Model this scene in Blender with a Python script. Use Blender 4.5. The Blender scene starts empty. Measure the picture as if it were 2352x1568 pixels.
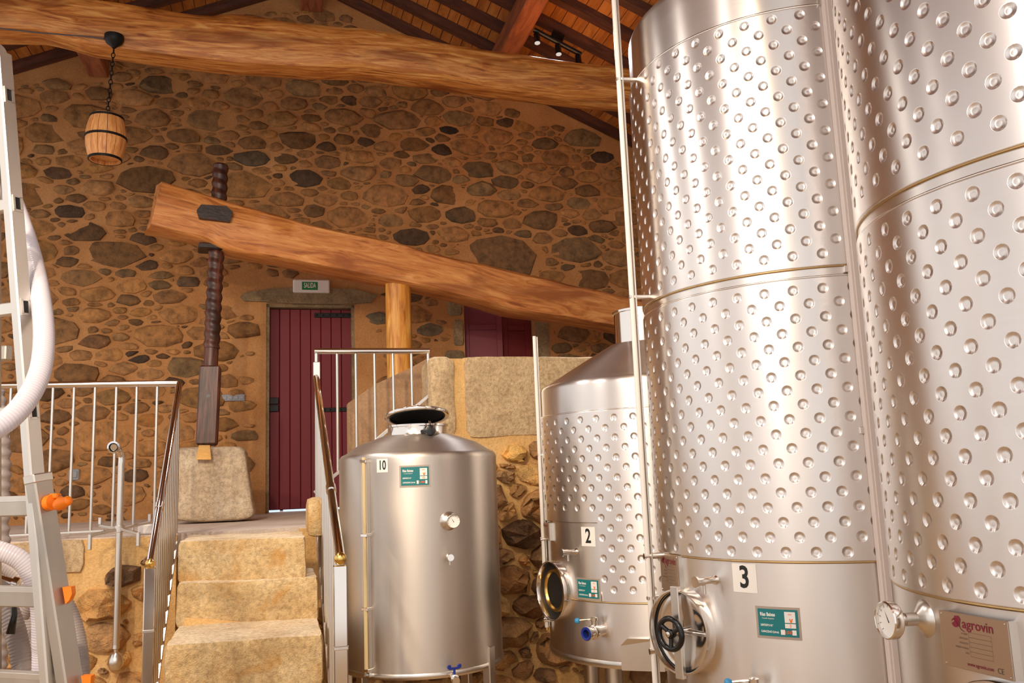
import bpy, math, random
import numpy as np
from mathutils import Vector, noise
random.seed(7)
RNG = np.random.default_rng(7)
SC = bpy.context.scene
COL = SC.collection
PI = math.pi
R_ = math.radians

# ------------------------------------------------------------------ camera
F_PX, PITCH, ROLL = 1989.1, .1515, -.039
CAMP = np.array([0., 0., 1.5])
_F = np.array([0, math.cos(PITCH), math.sin(PITCH)])
_r = np.array([1., 0, 0])
_u = np.cross(_r, _F)
_R = math.cos(ROLL) * _r + math.sin(ROLL) * _u
_U = -math.sin(ROLL) * _r + math.cos(ROLL) * _u
cam = bpy.data.cameras.new('camera')
cam.sensor_width = 36.0
cam.lens = 36.0 * F_PX / 2352
cam.clip_start = .05
camo = bpy.data.objects.new('camera', cam)
COL.objects.link(camo)
from mathutils import Matrix
camo.matrix_world = Matrix(((_R[0], _U[0], -_F[0], CAMP[0]), (_R[1], _U[1], -_F[1], CAMP[1]), (_R[2], _U[2], -_F[2], CAMP[2]), (0, 0, 0, 1)))
SC.camera = camo

# ------------------------------------------------------------------ light
SC.view_settings.view_transform = 'Standard'
SC.view_settings.look = 'None'
SC.view_settings.gamma = 1
SC.view_settings.use_curve_mapping = False
SC.view_settings.exposure = 0.22
W = bpy.data.worlds.new('world')
SC.world = W
W.use_nodes = True
W.node_tree.nodes['Background'].inputs[0].default_value = (1.0, .955, .925, 1)
W.node_tree.nodes['Background'].inputs[1].default_value = .98

def lamp(name, kind, loc, target, power, col=(1, .86, .70), size=.25, spot=120, blend=.6):
    l = bpy.data.lights.new(name, kind)
    l.energy = power
    l.color = col
    if kind == 'AREA':
        l.shape = 'DISK'
        l.size = size
        l.spread = R_(spot)
    else:
        l.shadow_soft_size = size
        if kind == 'SPOT':
            l.spot_size = R_(spot)
            l.spot_blend = blend
    o = bpy.data.objects.new(name, l)
    COL.objects.link(o)
    o.location = loc
    d = Vector(target) - Vector(loc)
    o.rotation_euler = d.to_track_quat('-Z', 'Y').to_euler()
    return o

LW = (1, .92, .84)
WARM = (1, .80, .56)
lamp('ceiling_spot', 'SPOT', (-2.3, 4.6, 4.2), (-.8, 5.2, 1.0), 75, LW, .05, 125, .8)
lamp('ceiling_spot', 'SPOT', (-2.4, 3.1, 4.2), (-1.0, 5.0, 1.0), 80, LW, .05, 125, .8)
lamp('ceiling_spot', 'SPOT', (-1.9, 1.0, 4.2), (-.9, 5.6, 1.0), 70, LW, .05, 110, .8)
lamp('ceiling_spot', 'SPOT', (-1.2, -.8, 4.0), (-1.3, 7.0, .6), 360, WARM, .08, 64, .9)
lamp('ceiling_spot', 'SPOT', (-2.6, .2, 3.8), (-2.2, 7.6, .8), 290, WARM, .08, 64, .9)
lamp('ceiling_spot', 'SPOT', (-.3, 1.2, 4.2), (.35, 5.8, 1.0), 170, WARM, .06, 56, .9)  # added spot to brighten the wall gap beside the small tank
lamp('ceiling_fill', 'POINT', (-1.4, .4, 3.2), (0, 0, 0), 60, LW, .10)  # added omni fill that brightens the ceiling boards and tie beam

# ------------------------------------------------------------------ back-projection helpers (metres; building axes u along the gable wall, w away from the camera)
YAW = R_(15)
UA = np.array([math.cos(YAW), math.sin(YAW), 0.])
WA = np.array([-math.sin(YAW), math.cos(YAW), 0.])
ZA = np.array([0, 0, 1.])
def ray(x, y): return _F + _R * (x - 1176) / F_PX - _U * (y - 784) / F_PX
def on_plane(x, y, P, n):
    d = ray(x, y)
    return CAMP + d * (np.dot(np.asarray(P, float) - CAMP, n) / np.dot(d, n))
def at_w(x, y, w): return on_plane(x, y, WA * w, WA)
def at_z(x, y, z): return on_plane(x, y, (0, 0, z), ZA)
def at_y(x, y, Y): return on_plane(x, y, (0, Y, 0), np.array([0, 1., 0]))
def bw(u, w, z): return UA * u + WA * w + ZA * z
def to_b(P): return np.array([np.dot(P, UA), np.dot(P, WA), P[2]])
def V3(*a): return np.array(a, float)

# ------------------------------------------------------------------ materials
def lin(c):
    f = lambda v: v / 12.92 if v <= .04045 else ((v + .055) / 1.055) ** 2.4
    return (f(c[0] / 255), f(c[1] / 255), f(c[2] / 255), 1)
class NT:
    def __init__(s, name):
        s.m = bpy.data.materials.new(name)
        s.m.use_nodes = True
        s.t = s.m.node_tree
        s.b = s.t.nodes['Principled BSDF']
    def n(s, typ, **kw):
        nd = s.t.nodes.new('ShaderNode' + typ)
        for k, v in kw.items():
            if isinstance(k, str) and hasattr(nd, k): setattr(nd, k, v)
        return nd
    def l(s, a, b): s.t.links.new(a, b)
    def coord(s, attr=None, scale=(1, 1, 1)):
        if attr:
            a = s.n('Attribute'); a.attribute_name = attr; out = a.outputs['Vector']
        else:
            out = s.n('TexCoord').outputs['Object']
        mp = s.n('Mapping'); mp.inputs['Scale'].default_value = scale
        s.l(out, mp.inputs['Vector'])
        return mp.outputs['Vector']
    def noise(s, vec, scale, detail=5, rough=.6, dist=0):
        nd = s.n('TexNoise')
        nd.inputs['Scale'].default_value = scale; nd.inputs['Detail'].default_value = detail
        nd.inputs['Roughness'].default_value = rough; nd.inputs['Distortion'].default_value = dist
        s.l(vec, nd.inputs['Vector'])
        return nd.outputs['Fac']
    def ramp(s, fac, stops):
        r = s.n('ValToRGB')
        e = r.color_ramp.elements
        while len(e) < len(stops): e.new(.5)
        for i, (p, c) in enumerate(stops): e[i].position = p; e[i].color = c
        s.l(fac, r.inputs['Fac'])
        return r.outputs['Color']
    def mix(s, a, b, fac, mode='MIX'):
        m = s.n('Mix'); m.data_type = 'RGBA'; m.blend_type = mode
        for sock, v in ((m.inputs['Factor'], fac), (m.inputs[6], a), (m.inputs[7], b)):
            if isinstance(v, (int, float)): sock.default_value = v
            elif isinstance(v, tuple): sock.default_value = v
            else: s.l(v, sock)
        return m.outputs[2]
    def bump(s, h, strength, dist=.01):
        b = s.n('Bump'); b.inputs['Strength'].default_value = strength; b.inputs['Distance'].default_value = dist
        s.l(h, b.inputs['Height']); s.l(b.outputs['Normal'], s.b.inputs['Normal'])
    def base(s, v):
        if isinstance(v, tuple): s.b.inputs['Base Color'].default_value = v
        else: s.l(v, s.b.inputs['Base Color'])
    def set(s, **kw):
        for k, v in kw.items(): s.b.inputs[k.replace('_', ' ')].default_value = v
        return s

def plain(name, rgb, rough=.5, metal=0, **kw):
    t = NT(name); t.base(lin(rgb)); t.set(Roughness=rough, Metallic=metal)
    for k, v in kw.items(): t.b.inputs[k.replace('_', ' ')].default_value = v
    v = t.coord(); h = t.noise(v, 60, 3); t.bump(h, .03, .002)
    return t.m

def steel(name, rgb, rough, aniso, streak=.06):
    t = NT(name)
    t.set(Metallic=1.0, Roughness=rough)
    t.b.inputs['Anisotropic'].default_value = aniso
    if aniso:
        t.b.inputs['Anisotropic Rotation'].default_value = .25
        tg = t.n('Tangent'); tg.direction_type = 'RADIAL'; tg.axis = 'Z'
        t.l(tg.outputs[0], t.b.inputs['Tangent'])
    v = t.coord(scale=(1, 1, .35))
    h = t.noise(v, 3.0, 4)
    c = lin(rgb)
    lo = tuple(x * (1 - streak) for x in c[:3]) + (1,)
    hi = tuple(min(1, x * (1 + streak)) for x in c[:3]) + (1,)
    t.base(t.ramp(h, [(.3, lo), (.7, hi)]))
    v2 = t.coord(scale=(1, 1, 60))
    h2 = t.noise(v2, 6.0, 4)
    mr = t.n('MapRange'); mr.inputs['To Min'].default_value = rough * .85; mr.inputs['To Max'].default_value = rough * 1.15
    t.l(h2, mr.inputs['Value']); t.l(mr.outputs[0], t.b.inputs['Roughness'])
    return t.m

def wood(name, c_dark, c_mid, c_light, rough=.45, gs=(2.2, 16, 16), crack=.35, bump=.25):
    t = NT(name)
    v = t.coord('gc', gs)
    n1 = t.noise(v, 1.0, 6, .62, 1.6)
    col = t.ramp(n1, [(.30, lin(c_dark)), (.48, lin(c_mid)), (.68, lin(c_light))])
    v2 = t.coord('gc', (1.2, 5, 5))
    n2 = t.noise(v2, 1.3, 3, .5, .8)
    col = t.mix(col, lin(c_dark), t.ramp(n2, [(.52, (0, 0, 0, 1)), (.70, (.85, .85, .85, 1))]))
    v3 = t.coord('gc', (3, 70, 70))
    n3 = t.noise(v3, 1.0, 3, .6, .4)
    cr = t.ramp(n3, [(.30, (1, 1, 1, 1)), (.38, (0, 0, 0, 1))])
    mm = t.mix((0, 0, 0, 1), cr, crack)
    col = t.mix(col, tuple(x * .25 for x in lin(c_dark)[:3]) + (1,), mm)
    t.base(col); t.set(Roughness=rough)
    t.bump(n3, bump, .01)
    return t.m

def stone_mat(name, rough=.85, bump=.7, dist=.012, var=.5, sc=1.0, speck=(235, 215, 180)):
    t = NT(name)
    a = t.n('Attribute'); a.attribute_name = 'tint'
    v = t.coord()
    n1 = t.noise(v, 14 * sc, 6, .65)
    n2 = t.noise(v, 60 * sc, 4, .7)
    col = t.mix(a.outputs['Color'], t.ramp(n1, [(.32, (.35, .33, .30, 1)), (.5, (.95, .95, .95, 1)), (.7, (1.6, 1.5, 1.35, 1))]), var, 'MULTIPLY')
    col = t.mix(col, lin(speck), t.ramp(n2, [(.60, (0, 0, 0, 1)), (.75, (.20, .20, .20, 1))]))
    t.base(col); t.set(Roughness=rough)
    b1 = t.n('Math'); b1.operation = 'ADD'; t.l(n1, b1.inputs[0]); t.l(n2, b1.inputs[1])
    t.bump(b1.outputs[0], bump, dist)
    return t.m

def granite(name, c1, c2, c3, sc=1.0, bump=.8, stain=None):
    t = NT(name)
    v = t.coord()
    n1 = t.noise(v, 5 * sc, 5, .6)
    n2 = t.noise(v, 45 * sc, 5, .7)
    n3 = t.noise(v, 140 * sc, 3, .7)
    col = t.ramp(n1, [(.3, lin(c1)), (.5, lin(c2)), (.7, lin(c3))])
    col = t.mix(col, t.ramp(n2, [(.35, (.55, .5, .45, 1)), (.55, (1, 1, 1, 1)), (.7, (1.25, 1.22, 1.15, 1))]), .7, 'MULTIPLY')
    if stain:
        n4 = t.noise(v, 3.2 * sc, 3, .6, .6)
        col = t.mix(col, lin(stain), t.ramp(n4, [(.54, (0, 0, 0, 1)), (.68, (.8, .8, .8, 1))]))
    t.base(col); t.set(Roughness=.9)
    b1 = t.n('Math'); b1.operation = 'ADD'; t.l(n2, b1.inputs[0]); t.l(n3, b1.inputs[1])
    t.bump(b1.outputs[0], bump, .012)
    return t.m

M = {}
M['steel'] = steel('brushed_steel', (226, 220, 215), .33, .80)
M['jacket'] = steel('dimpled_steel', (228, 222, 218), .33, .75)
M['steel_dull'] = steel('dull_brushed_steel', (204, 196, 188), .42, .6)
M['polished'] = steel('polished_steel', (228, 222, 216), .13, 0)
M['satin'] = steel('satin_steel', (216, 210, 203), .30, 0)
M['chrome'] = plain('chrome', (225, 225, 228), .06, 1)
M['alu'] = steel('aluminium', (222, 216, 208), .42, 0, .1)
M['alu_worn'] = steel('worn_aluminium', (200, 192, 182), .5, 0, .2)
M['iron'] = plain('black_iron', (30, 29, 30), .5, .6)
M['black'] = plain('black_plastic', (18, 18, 20), .22)
M['gasket'] = plain('black_rubber', (14, 14, 15), .6)
M['dark_in'] = plain('dark_inside', (22, 18, 15), .7)  # near-black: shade of openings put into the colour; also on the lid underside
M['orange'] = plain('orange_plastic', (250, 128, 8), .4)
M['blue'] = plain('blue_plastic', (28, 48, 140), .35)
M['skyblue'] = plain('light_blue_plastic', (60, 150, 205), .35)
M['white'] = plain('white_plastic', (238, 232, 228), .45)
M['paper'] = plain('white_label', (240, 236, 230), .5)
M['ink'] = plain('black_ink', (26, 28, 28), .6)
M['teal'] = plain('teal_label', (8, 118, 122), .45)
M['label_back'] = plain('clear_label_holder', (176, 160, 146), .4, .3)
M['orange_ink'] = plain('orange_ink', (245, 110, 20), .5)
M['crimson'] = plain('crimson_ink', (126, 24, 46), .5)
M['grey_ink'] = plain('grey_ink', (92, 74, 62), .6)
M['pale_ink'] = plain('pale_ink', (196, 178, 160), .5)
M['plate'] = plain('metal_nameplate', (176, 150, 126), .38, .75)
M['weld'] = plain('weld_bead', (190, 160, 112), .35, 1)  # tan for the lower seams, their shadow put into the colour
M['weld_lit'] = plain('lit_weld_bead', (240, 236, 230), .2, 1)  # upper seams, with their highlight put into the colour
M['brass'] = plain('brass', (226, 190, 110), .25, 1)
M['tube_yellow'] = plain('yellowed_level_tube', (214, 192, 146), .35)
M['tube_white'] = plain('white_level_tube', (226, 220, 214), .3)
M['green'] = plain('green_sign', (14, 128, 66), .5)
M['switch'] = plain('grey_switch', (150, 150, 158), .5)
M['conduit'] = plain('pale_conduit', (222, 208, 200), .35)
M['cable'] = plain('grey_cable', (88, 82, 82), .6)
M['maroon'] = plain('maroon_paint', (112, 14, 30), .6)
M['maroon_light'] = plain('pale_maroon_paint', (122, 40, 56), .5)  # paler, more purple tone of the left leaf
M['maroon_dark'] = plain('deep_red_paint', (104, 6, 16), .6)
M['grey_hose'] = plain('grey_hose', (150, 138, 134), .4)
M['oak'] = wood('oak_beam', (132, 66, 24), (202, 126, 56), (236, 176, 100), .45)
M['oak_red'] = wood('red_oak_beam', (150, 82, 38), (204, 130, 66), (228, 164, 98), .5)
M['post'] = wood('yellow_oak_post', (150, 84, 24), (212, 140, 52), (236, 182, 92), .5, (1.6, 14, 14))
M['dark_wood'] = wood('dark_wood', (34, 20, 15), (58, 34, 26), (84, 52, 40), .5)
M['screw_wood'] = wood('screw_wood', (48, 25, 18), (80, 44, 32), (116, 66, 48), .42, bump=.15)
M['black_wood'] = wood('blackened_wood', (26, 18, 16), (44, 30, 26), (64, 44, 38), .45)
M['rafter'] = wood('rafter_wood', (64, 38, 30), (84, 50, 38), (104, 64, 46), .6)
M['purlin'] = wood('purlin_wood', (124, 68, 44), (156, 92, 62), (176, 110, 74), .55)
M['plank'] = wood('ceiling_plank', (150, 88, 36), (188, 118, 54), (208, 140, 70), .6, (1.2, 9, 9), .15, .1)
M['barrel'] = wood('barrel_wood', (176, 104, 48), (214, 146, 82), (232, 174, 112), .5, (6, 40, 40), .2, .1)
M['yellow_wood'] = wood('yellow_wood', (206, 150, 66), (224, 172, 88), (236, 190, 108), .5, (4, 30, 30), .15, .1)
M['stone'] = stone_mat('rubble_stone', var=.75)
M['stone_rough'] = stone_mat('rough_rubble_stone', .9, 1.0, .03, .65, .7)
M['granite'] = granite('granite_block', (190, 162, 126), (214, 186, 146), (230, 204, 162))
M['granite_step'] = granite('granite_step', (204, 168, 116), (226, 194, 142), (240, 214, 168), 1.0, .9, (206, 146, 62))
M['tread'] = granite('lit_worn_tread', (212, 186, 150), (228, 206, 172), (240, 222, 192), 1.0, .35)  # light from above put into a paler colour; smoother from wear
M['granite_pale'] = granite('pale_granite', (206, 180, 150), (228, 204, 172), (240, 222, 194), .8, 1.0)
M['granite_dark'] = granite('lintel_granite', (128, 108, 80), (158, 134, 100), (176, 152, 116))
def mortar(name, a, b_, c, rough_bump=.5, sc=1):
    t = NT(name); v = t.coord()
    n1 = t.noise(v, 2.2 * sc, 5, .6); n2 = t.noise(v, 70, 4, .7)
    t.base(t.mix(t.ramp(n1, [(.3, lin(a)), (.5, lin(b_)), (.7, lin(c))]), t.ramp(n2, [(.3, (.75, .72, .7, 1)), (.6, (1.06, 1.05, 1.03, 1))]), .8, 'MULTIPLY'))
    t.set(Roughness=.95); t.bump(n2, rough_bump, .01)
    return t.m
M['mortar'] = mortar('ochre_mortar', (176, 122, 72), (190, 136, 84), (202, 150, 98))
M['mortar_pale'] = mortar('pale_mortar', (206, 162, 102), (222, 180, 118), (232, 194, 136), .8)
M['plaster'] = mortar('sloped_plaster', (150, 118, 88), (166, 132, 100), (176, 144, 112), .3)
M['white_plaster'] = mortar('white_plaster', (226, 218, 206), (232, 226, 216), (238, 232, 224), .2)
M['screed'] = mortar('grey_screed', (196, 178, 164), (208, 192, 180), (216, 202, 190), .2)
M['floor'] = mortar('tan_floor', (186, 152, 108), (200, 166, 122), (208, 176, 134), .15, .6)
def hose_mat():
    t = NT('clear_ribbed_hose')
    t.base(lin((226, 220, 228))); t.set(Roughness=.22)
    t.b.inputs['Transmission Weight'].default_value = .12
    t.b.inputs['IOR'].default_value = 1.4
    return t.m
M['hose'] = hose_mat()
def emit(name, rgb, s):
    t = NT(name); t.base((0, 0, 0, 1)); t.b.inputs['Emission Color'].default_value = lin(rgb); t.b.inputs['Emission Strength'].default_value = s
    return t.m
M['daylight'] = emit('daylight_gap', (205, 225, 255), 1.1)
M['led'] = emit('lamp_lens', (255, 240, 225), .6)

# ------------------------------------------------------------------ mesh building
class MB:
    def __init__(s): s.v = []; s.f = []; s.g = []; s.t = []
    def add(s, vs, fs, gc=None, tint=None):
        b = len(s.v)
        vs = [tuple(map(float, v)) for v in vs]
        s.v += vs
        s.f += [tuple(b + i for i in f) for f in fs]
        s.g += [tuple(map(float, g)) for g in gc] if gc is not None else vs
        s.t += [tint or (1, 1, 1)] * len(vs)
        return s
    def build(s, name, mat, parent=None, smooth=False, loc=None, kind=None, angle=None):
        me = bpy.data.meshes.new(name)
        off = V3(0, 0, 0)
        if parent is not None:
            off = np.array(parent.get('_base', (0, 0, 0)), float)
        elif loc is not None: off = np.array(loc, float)
        va = np.array(s.v) - off
        me.from_pydata(va.tolist(), [], s.f)
        if smooth:
            me.polygons.foreach_set('use_smooth', [True] * len(me.polygons))
            if angle: me.set_sharp_from_angle(angle=R_(angle))
        a = me.attributes.new('gc', 'FLOAT_VECTOR', 'POINT'); a.data.foreach_set('vector', np.array(s.g).ravel())
        a = me.attributes.new('tint', 'FLOAT_COLOR', 'POINT'); a.data.foreach_set('color', np.array([tuple(c) + (1,) for c in s.t]).ravel())
        mats = mat if isinstance(mat, list) else [mat]
        for m in mats: me.materials.append(m)
        me.update()
        o = bpy.data.objects.new(name, me)
        COL.objects.link(o)
        if parent is not None:
            o.parent = parent; o['_base'] = tuple(off)
        else:
            o.location = off; o['_base'] = tuple(off)
        if kind: o['kind'] = kind
        return o
    # --- shapes
    def frame_box(s, c, ax, ay, az, hx, hy, hz, bev=0., gaxis=0):
        c = np.asarray(c, float); A = [np.asarray(a, float) for a in (ax, ay, az)]
        H = [hx, hy, hz]
        if bev <= 0:
            P = [(i, j, k) for i in (-1, 1) for j in (-1, 1) for k in (-1, 1)]
            vs = [c + A[0] * i * hx + A[1] * j * hy + A[2] * k * hz for i, j, k in P]
            fs = [(0, 1, 3, 2), (4, 6, 7, 5), (0, 4, 5, 1), (2, 3, 7, 6), (0, 2, 6, 4), (1, 5, 7, 3)]
            loc = [(i * hx, j * hy, k * hz) for i, j, k in P]
        else:
            vs = []; loc = []; idx = {}
            for i in (-1, 1):
                for j in (-1, 1):
                    for k in (-1, 1):
                        for a in range(3):
                            q = [i * (hx - bev), j * (hy - bev), k * (hz - bev)]
                            q[a] = (i, j, k)[a] * H[a]
                            idx[(i, j, k, a)] = len(vs); loc.append(tuple(q))
                            vs.append(c + A[0] * q[0] + A[1] * q[1] + A[2] * q[2])
            fs = []
            for a in range(3):
                b, d = [x for x in range(3) if x != a]
                for sgn in (-1, 1):
                    loop = []
                    for (p, q) in ((-1, -1), (1, -1), (1, 1), (-1, 1)):
                        t = [0, 0, 0]; t[a] = sgn; t[b] = p; t[d] = q
                        loop.append(idx[(t[0], t[1], t[2], a)])
                    fs.append(tuple(loop))
            for a in range(3):
                b, d = [x for x in range(3) if x != a]
                for p in (-1, 1):
                    for q in (-1, 1):
                        l = []
                        for sgn in (-1, 1):
                            t = [0, 0, 0]; t[a] = sgn; t[b] = p; t[d] = q
                            l.append((idx[(t[0], t[1], t[2], b)], idx[(t[0], t[1], t[2], d)]))
                        fs.append((l[0][0], l[1][0], l[1][1], l[0][1]))
            for i in (-1, 1):
                for j in (-1, 1):
                    for k in (-1, 1): fs.append(tuple(idx[(i, j, k, a)] for a in range(3)))
        gx = [tuple(np.roll(q, -gaxis)) for q in loc]
        jit = (random.uniform(0, 50), random.uniform(0, 9), random.uniform(0, 9))
        s.add(vs, fs, [tuple(np.add(g, jit)) for g in gx])
        return s
    def box(s, c, hx, hy, hz, bev=0., gaxis=0): return s.frame_box(c, (1, 0, 0), (0, 1, 0), ZA, hx, hy, hz, bev, gaxis)
    def bbox(s, u0, u1, w0, w1, z0, z1, bev=0., gaxis=0):
        return s.frame_box(bw((u0 + u1) / 2, (w0 + w1) / 2, (z0 + z1) / 2), UA, WA, ZA, abs(u1 - u0) / 2, abs(w1 - w0) / 2, abs(z1 - z0) / 2, bev, gaxis)
    def bar(s, a, b, wx, wy, up=(0, 0, 1), bev=0.):
        a = np.asarray(a, float); b = np.asarray(b, float); d = b - a; L = np.linalg.norm(d); d = d / L
        x = np.cross(np.asarray(up, float), d)
        if np.linalg.norm(x) < 1e-6: x = np.cross((1, 0, 0), d)
        x /= np.linalg.norm(x); y = np.cross(d, x)
        return s.frame_box((a + b) / 2, d, x, y, L / 2, wx / 2, wy / 2, bev)
    def tube(s, pts, r, n=12, cap=True, rfun=None, ref=None):
        P = np.array(pts, float); m = len(P)
        T = np.zeros_like(P); T[1:-1] = P[2:] - P[:-2]; T[0] = P[1] - P[0]; T[-1] = P[-1] - P[-2]
        T /= np.linalg.norm(T, axis=1)[:, None]
        a = np.array(ref if ref is not None else (0, 0, 1.), float)
        if abs(np.dot(a, T[0])) > .95: a = np.array((1., 0, 0))
        x = np.cross(a, T[0]); x /= np.linalg.norm(x)
        vs = []; gc = []; L = 0
        th = np.arange(n) * 2 * PI / n
        j = random.uniform(0, 30)
        for i in range(m):
            if i: L += np.linalg.norm(P[i] - P[i - 1])
            x = x - T[i] * np.dot(x, T[i]); x /= np.linalg.norm(x)
            y = np.cross(T[i], x)
            rr = rfun(i) if rfun else (r[i] if hasattr(r, '__len__') else r)
            for t in th:
                vs.append(P[i] + (x * math.cos(t) + y * math.sin(t)) * rr)
                gc.append((L + j, math.cos(t) * rr, math.sin(t) * rr))
        fs = [(i * n + k, i * n + (k + 1) % n, (i + 1) * n + (k + 1) % n, (i + 1) * n + k) for i in range(m - 1) for k in range(n)]
        if cap: fs += [tuple(reversed(range(n))), tuple((m - 1) * n + k for k in range(n))]
        return s.add(vs, fs, gc)
    def lathe(s, o, axis, prof, n=32, cap=True, ref=None, arc=None):
        # prof: list of (r, h) along axis
        o = np.asarray(o, float); d = np.asarray(axis, float); d /= np.linalg.norm(d)
        a = np.array(ref if ref is not None else ((1., 0, 0) if abs(d[0]) < .9 else (0, 1., 0)))
        x = a - d * np.dot(a, d); x /= np.linalg.norm(x); y = np.cross(d, x)
        vs = []; gc = []
        for (r, h) in prof:
            for k in range(n):
                t = 2 * PI * k / n
                vs.append(o + d * h + (x * math.cos(t) + y * math.sin(t)) * r)
                gc.append((h, math.cos(t) * r, math.sin(t) * r))
        m = len(prof)
        fs = [(i * n + k, i * n + (k + 1) % n, (i + 1) * n + (k + 1) % n, (i + 1) * n + k) for i in range(m - 1) for k in range(n)]
        if cap:
            if prof[0][0] > 1e-4: fs.append(tuple(reversed(range(n))))
            if prof[-1][0] > 1e-4: fs.append(tuple((m - 1) * n + k for k in range(n)))
        return s.add(vs, fs, gc)
    def sphere(s, c, r, n=16, sz=1.0):
        return s.lathe(c, ZA, [(max(1e-5, r * math.sin(t)), -r * sz * math.cos(t)) for t in np.linspace(0, PI, n // 2 + 1)], n, False)
    def torus(s, c, axis, R, r, n=36, k=10):
        d = np.asarray(axis, float); d /= np.linalg.norm(d)
        a = np.array((1., 0, 0)) if abs(d[0]) < .9 else np.array((0, 1., 0))
        x = a - d * np.dot(a, d); x /= np.linalg.norm(x); y = np.cross(d, x)
        vs = []
        for i in range(n):
            t = 2 * PI * i / n; e = x * math.cos(t) + y * math.sin(t)
            for j in range(k):
                p = 2 * PI * j / k
                vs.append(np.asarray(c) + e * (R + r * math.cos(p)) + d * r * math.sin(p))
        fs = [(i * k + j, ((i + 1) % n) * k + j, ((i + 1) % n) * k + (j + 1) % k, i * k + (j + 1) % k) for i in range(n) for j in range(k)]
        return s.add(vs, fs)
    def prism(s, poly, nrm, th):
        P = [np.asarray(p, float) for p in poly]; n = len(P); d = np.asarray(nrm, float) * th
        vs = P + [p + d for p in P]
        fs = [tuple(range(n)), tuple(reversed(range(n, 2 * n)))] + [(i, i + n, (i + 1) % n + n, (i + 1) % n) for i in range(n)]
        return s.add(vs, fs)

def tag(o, label=None, cat=None, group=None, kind=None):
    if label: o['label'] = label
    if cat: o['category'] = cat
    if group: o['group'] = group
    if kind: o['kind'] = kind
    return o
def empty(name, loc, label=None, cat=None, group=None, kind=None):
    o = bpy.data.objects.new(name, None)
    COL.objects.link(o)
    o.location = tuple(map(float, loc)); o['_base'] = tuple(map(float, loc)); o.empty_display_size = .05
    return tag(o, label, cat, group, kind)

def spline(pts, n):
    P = np.array(pts, float); m = len(P)
    out = []
    for i in range(m - 1):
        p0 = P[max(i - 1, 0)]; p1 = P[i]; p2 = P[i + 1]; p3 = P[min(i + 2, m - 1)]
        for t in np.linspace(0, 1, n, endpoint=False):
            out.append(.5 * ((2 * p1) + (-p0 + p2) * t + (2 * p0 - 5 * p1 + 4 * p2 - p3) * t * t + (-p0 + 3 * p1 - 3 * p2 + p3) * t ** 3))
    out.append(P[-1])
    return np.array(out)

_txt_cache = {}
def text_polys(txt, size, bold=0., sx=1.0, align='CENTER'):
    key = (txt, size, bold, sx, align)
    if key not in _txt_cache:
        cu = bpy.data.curves.new('t', 'FONT'); cu.body = txt; cu.size = size; cu.offset = bold * size
        cu.align_x = align; cu.align_y = 'CENTER'; cu.fill_mode = 'FRONT'; cu.resolution_u = 3
        ob = bpy.data.objects.new('t', cu); COL.objects.link(ob)
        dg = bpy.context.evaluated_depsgraph_get()
        me = ob.evaluated_get(dg).to_mesh()
        vs = [(v.co.x * sx, v.co.y) for v in me.vertices]; fs = [tuple(p.vertices) for p in me.polygons]
        ob.evaluated_get(dg).to_mesh_clear()
        bpy.data.objects.remove(ob); bpy.data.curves.remove(cu)
        _txt_cache[key] = (vs, fs)
    return _txt_cache[key]

def cyl_map(c, a, z, off):
    cx, cy, R = c
    def f(x, y, o=0):
        t = a + x / R
        return V3(cx + (R + off + o) * math.sin(t), cy - (R + off + o) * math.cos(t), z + y)
    return f
def patch(mb, f, x0, x1, y0, y1, n=6, rad=0):
    vs = []
    for i in range(n + 1):
        x = x0 + (x1 - x0) * i / n
        vs += [f(x, y0), f(x, y1), f(x, y0, -.0015), f(x, y1, -.0015)]
    fs = []
    for i in range(n):
        a = 4 * i; b = a + 4
        fs += [(a, b, b + 1, a + 1), (a + 2, a, a + 1, a + 3)[:0] or (a + 1, b + 1, b + 3, a + 3), (a, a + 2, b + 2, b)]
    fs += [(0, 1, 3, 2), (4 * n, 4 * n + 2, 4 * n + 3, 4 * n + 1)]
    mb.add(vs, fs)
def text_on(mb, f, txt, x, y, size, bold=0., sx=1.0, align='CENTER', off=.0004):
    vs, fs = text_polys(txt, size, bold, sx, align)
    mb.add([f(px + x, py + y, off) for px, py in vs], fs)
def poly_on(mb, f, pts, off=.0004):
    mb.add([f(x, y, off) for x, y in pts], [tuple(range(len(pts)))])

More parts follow.
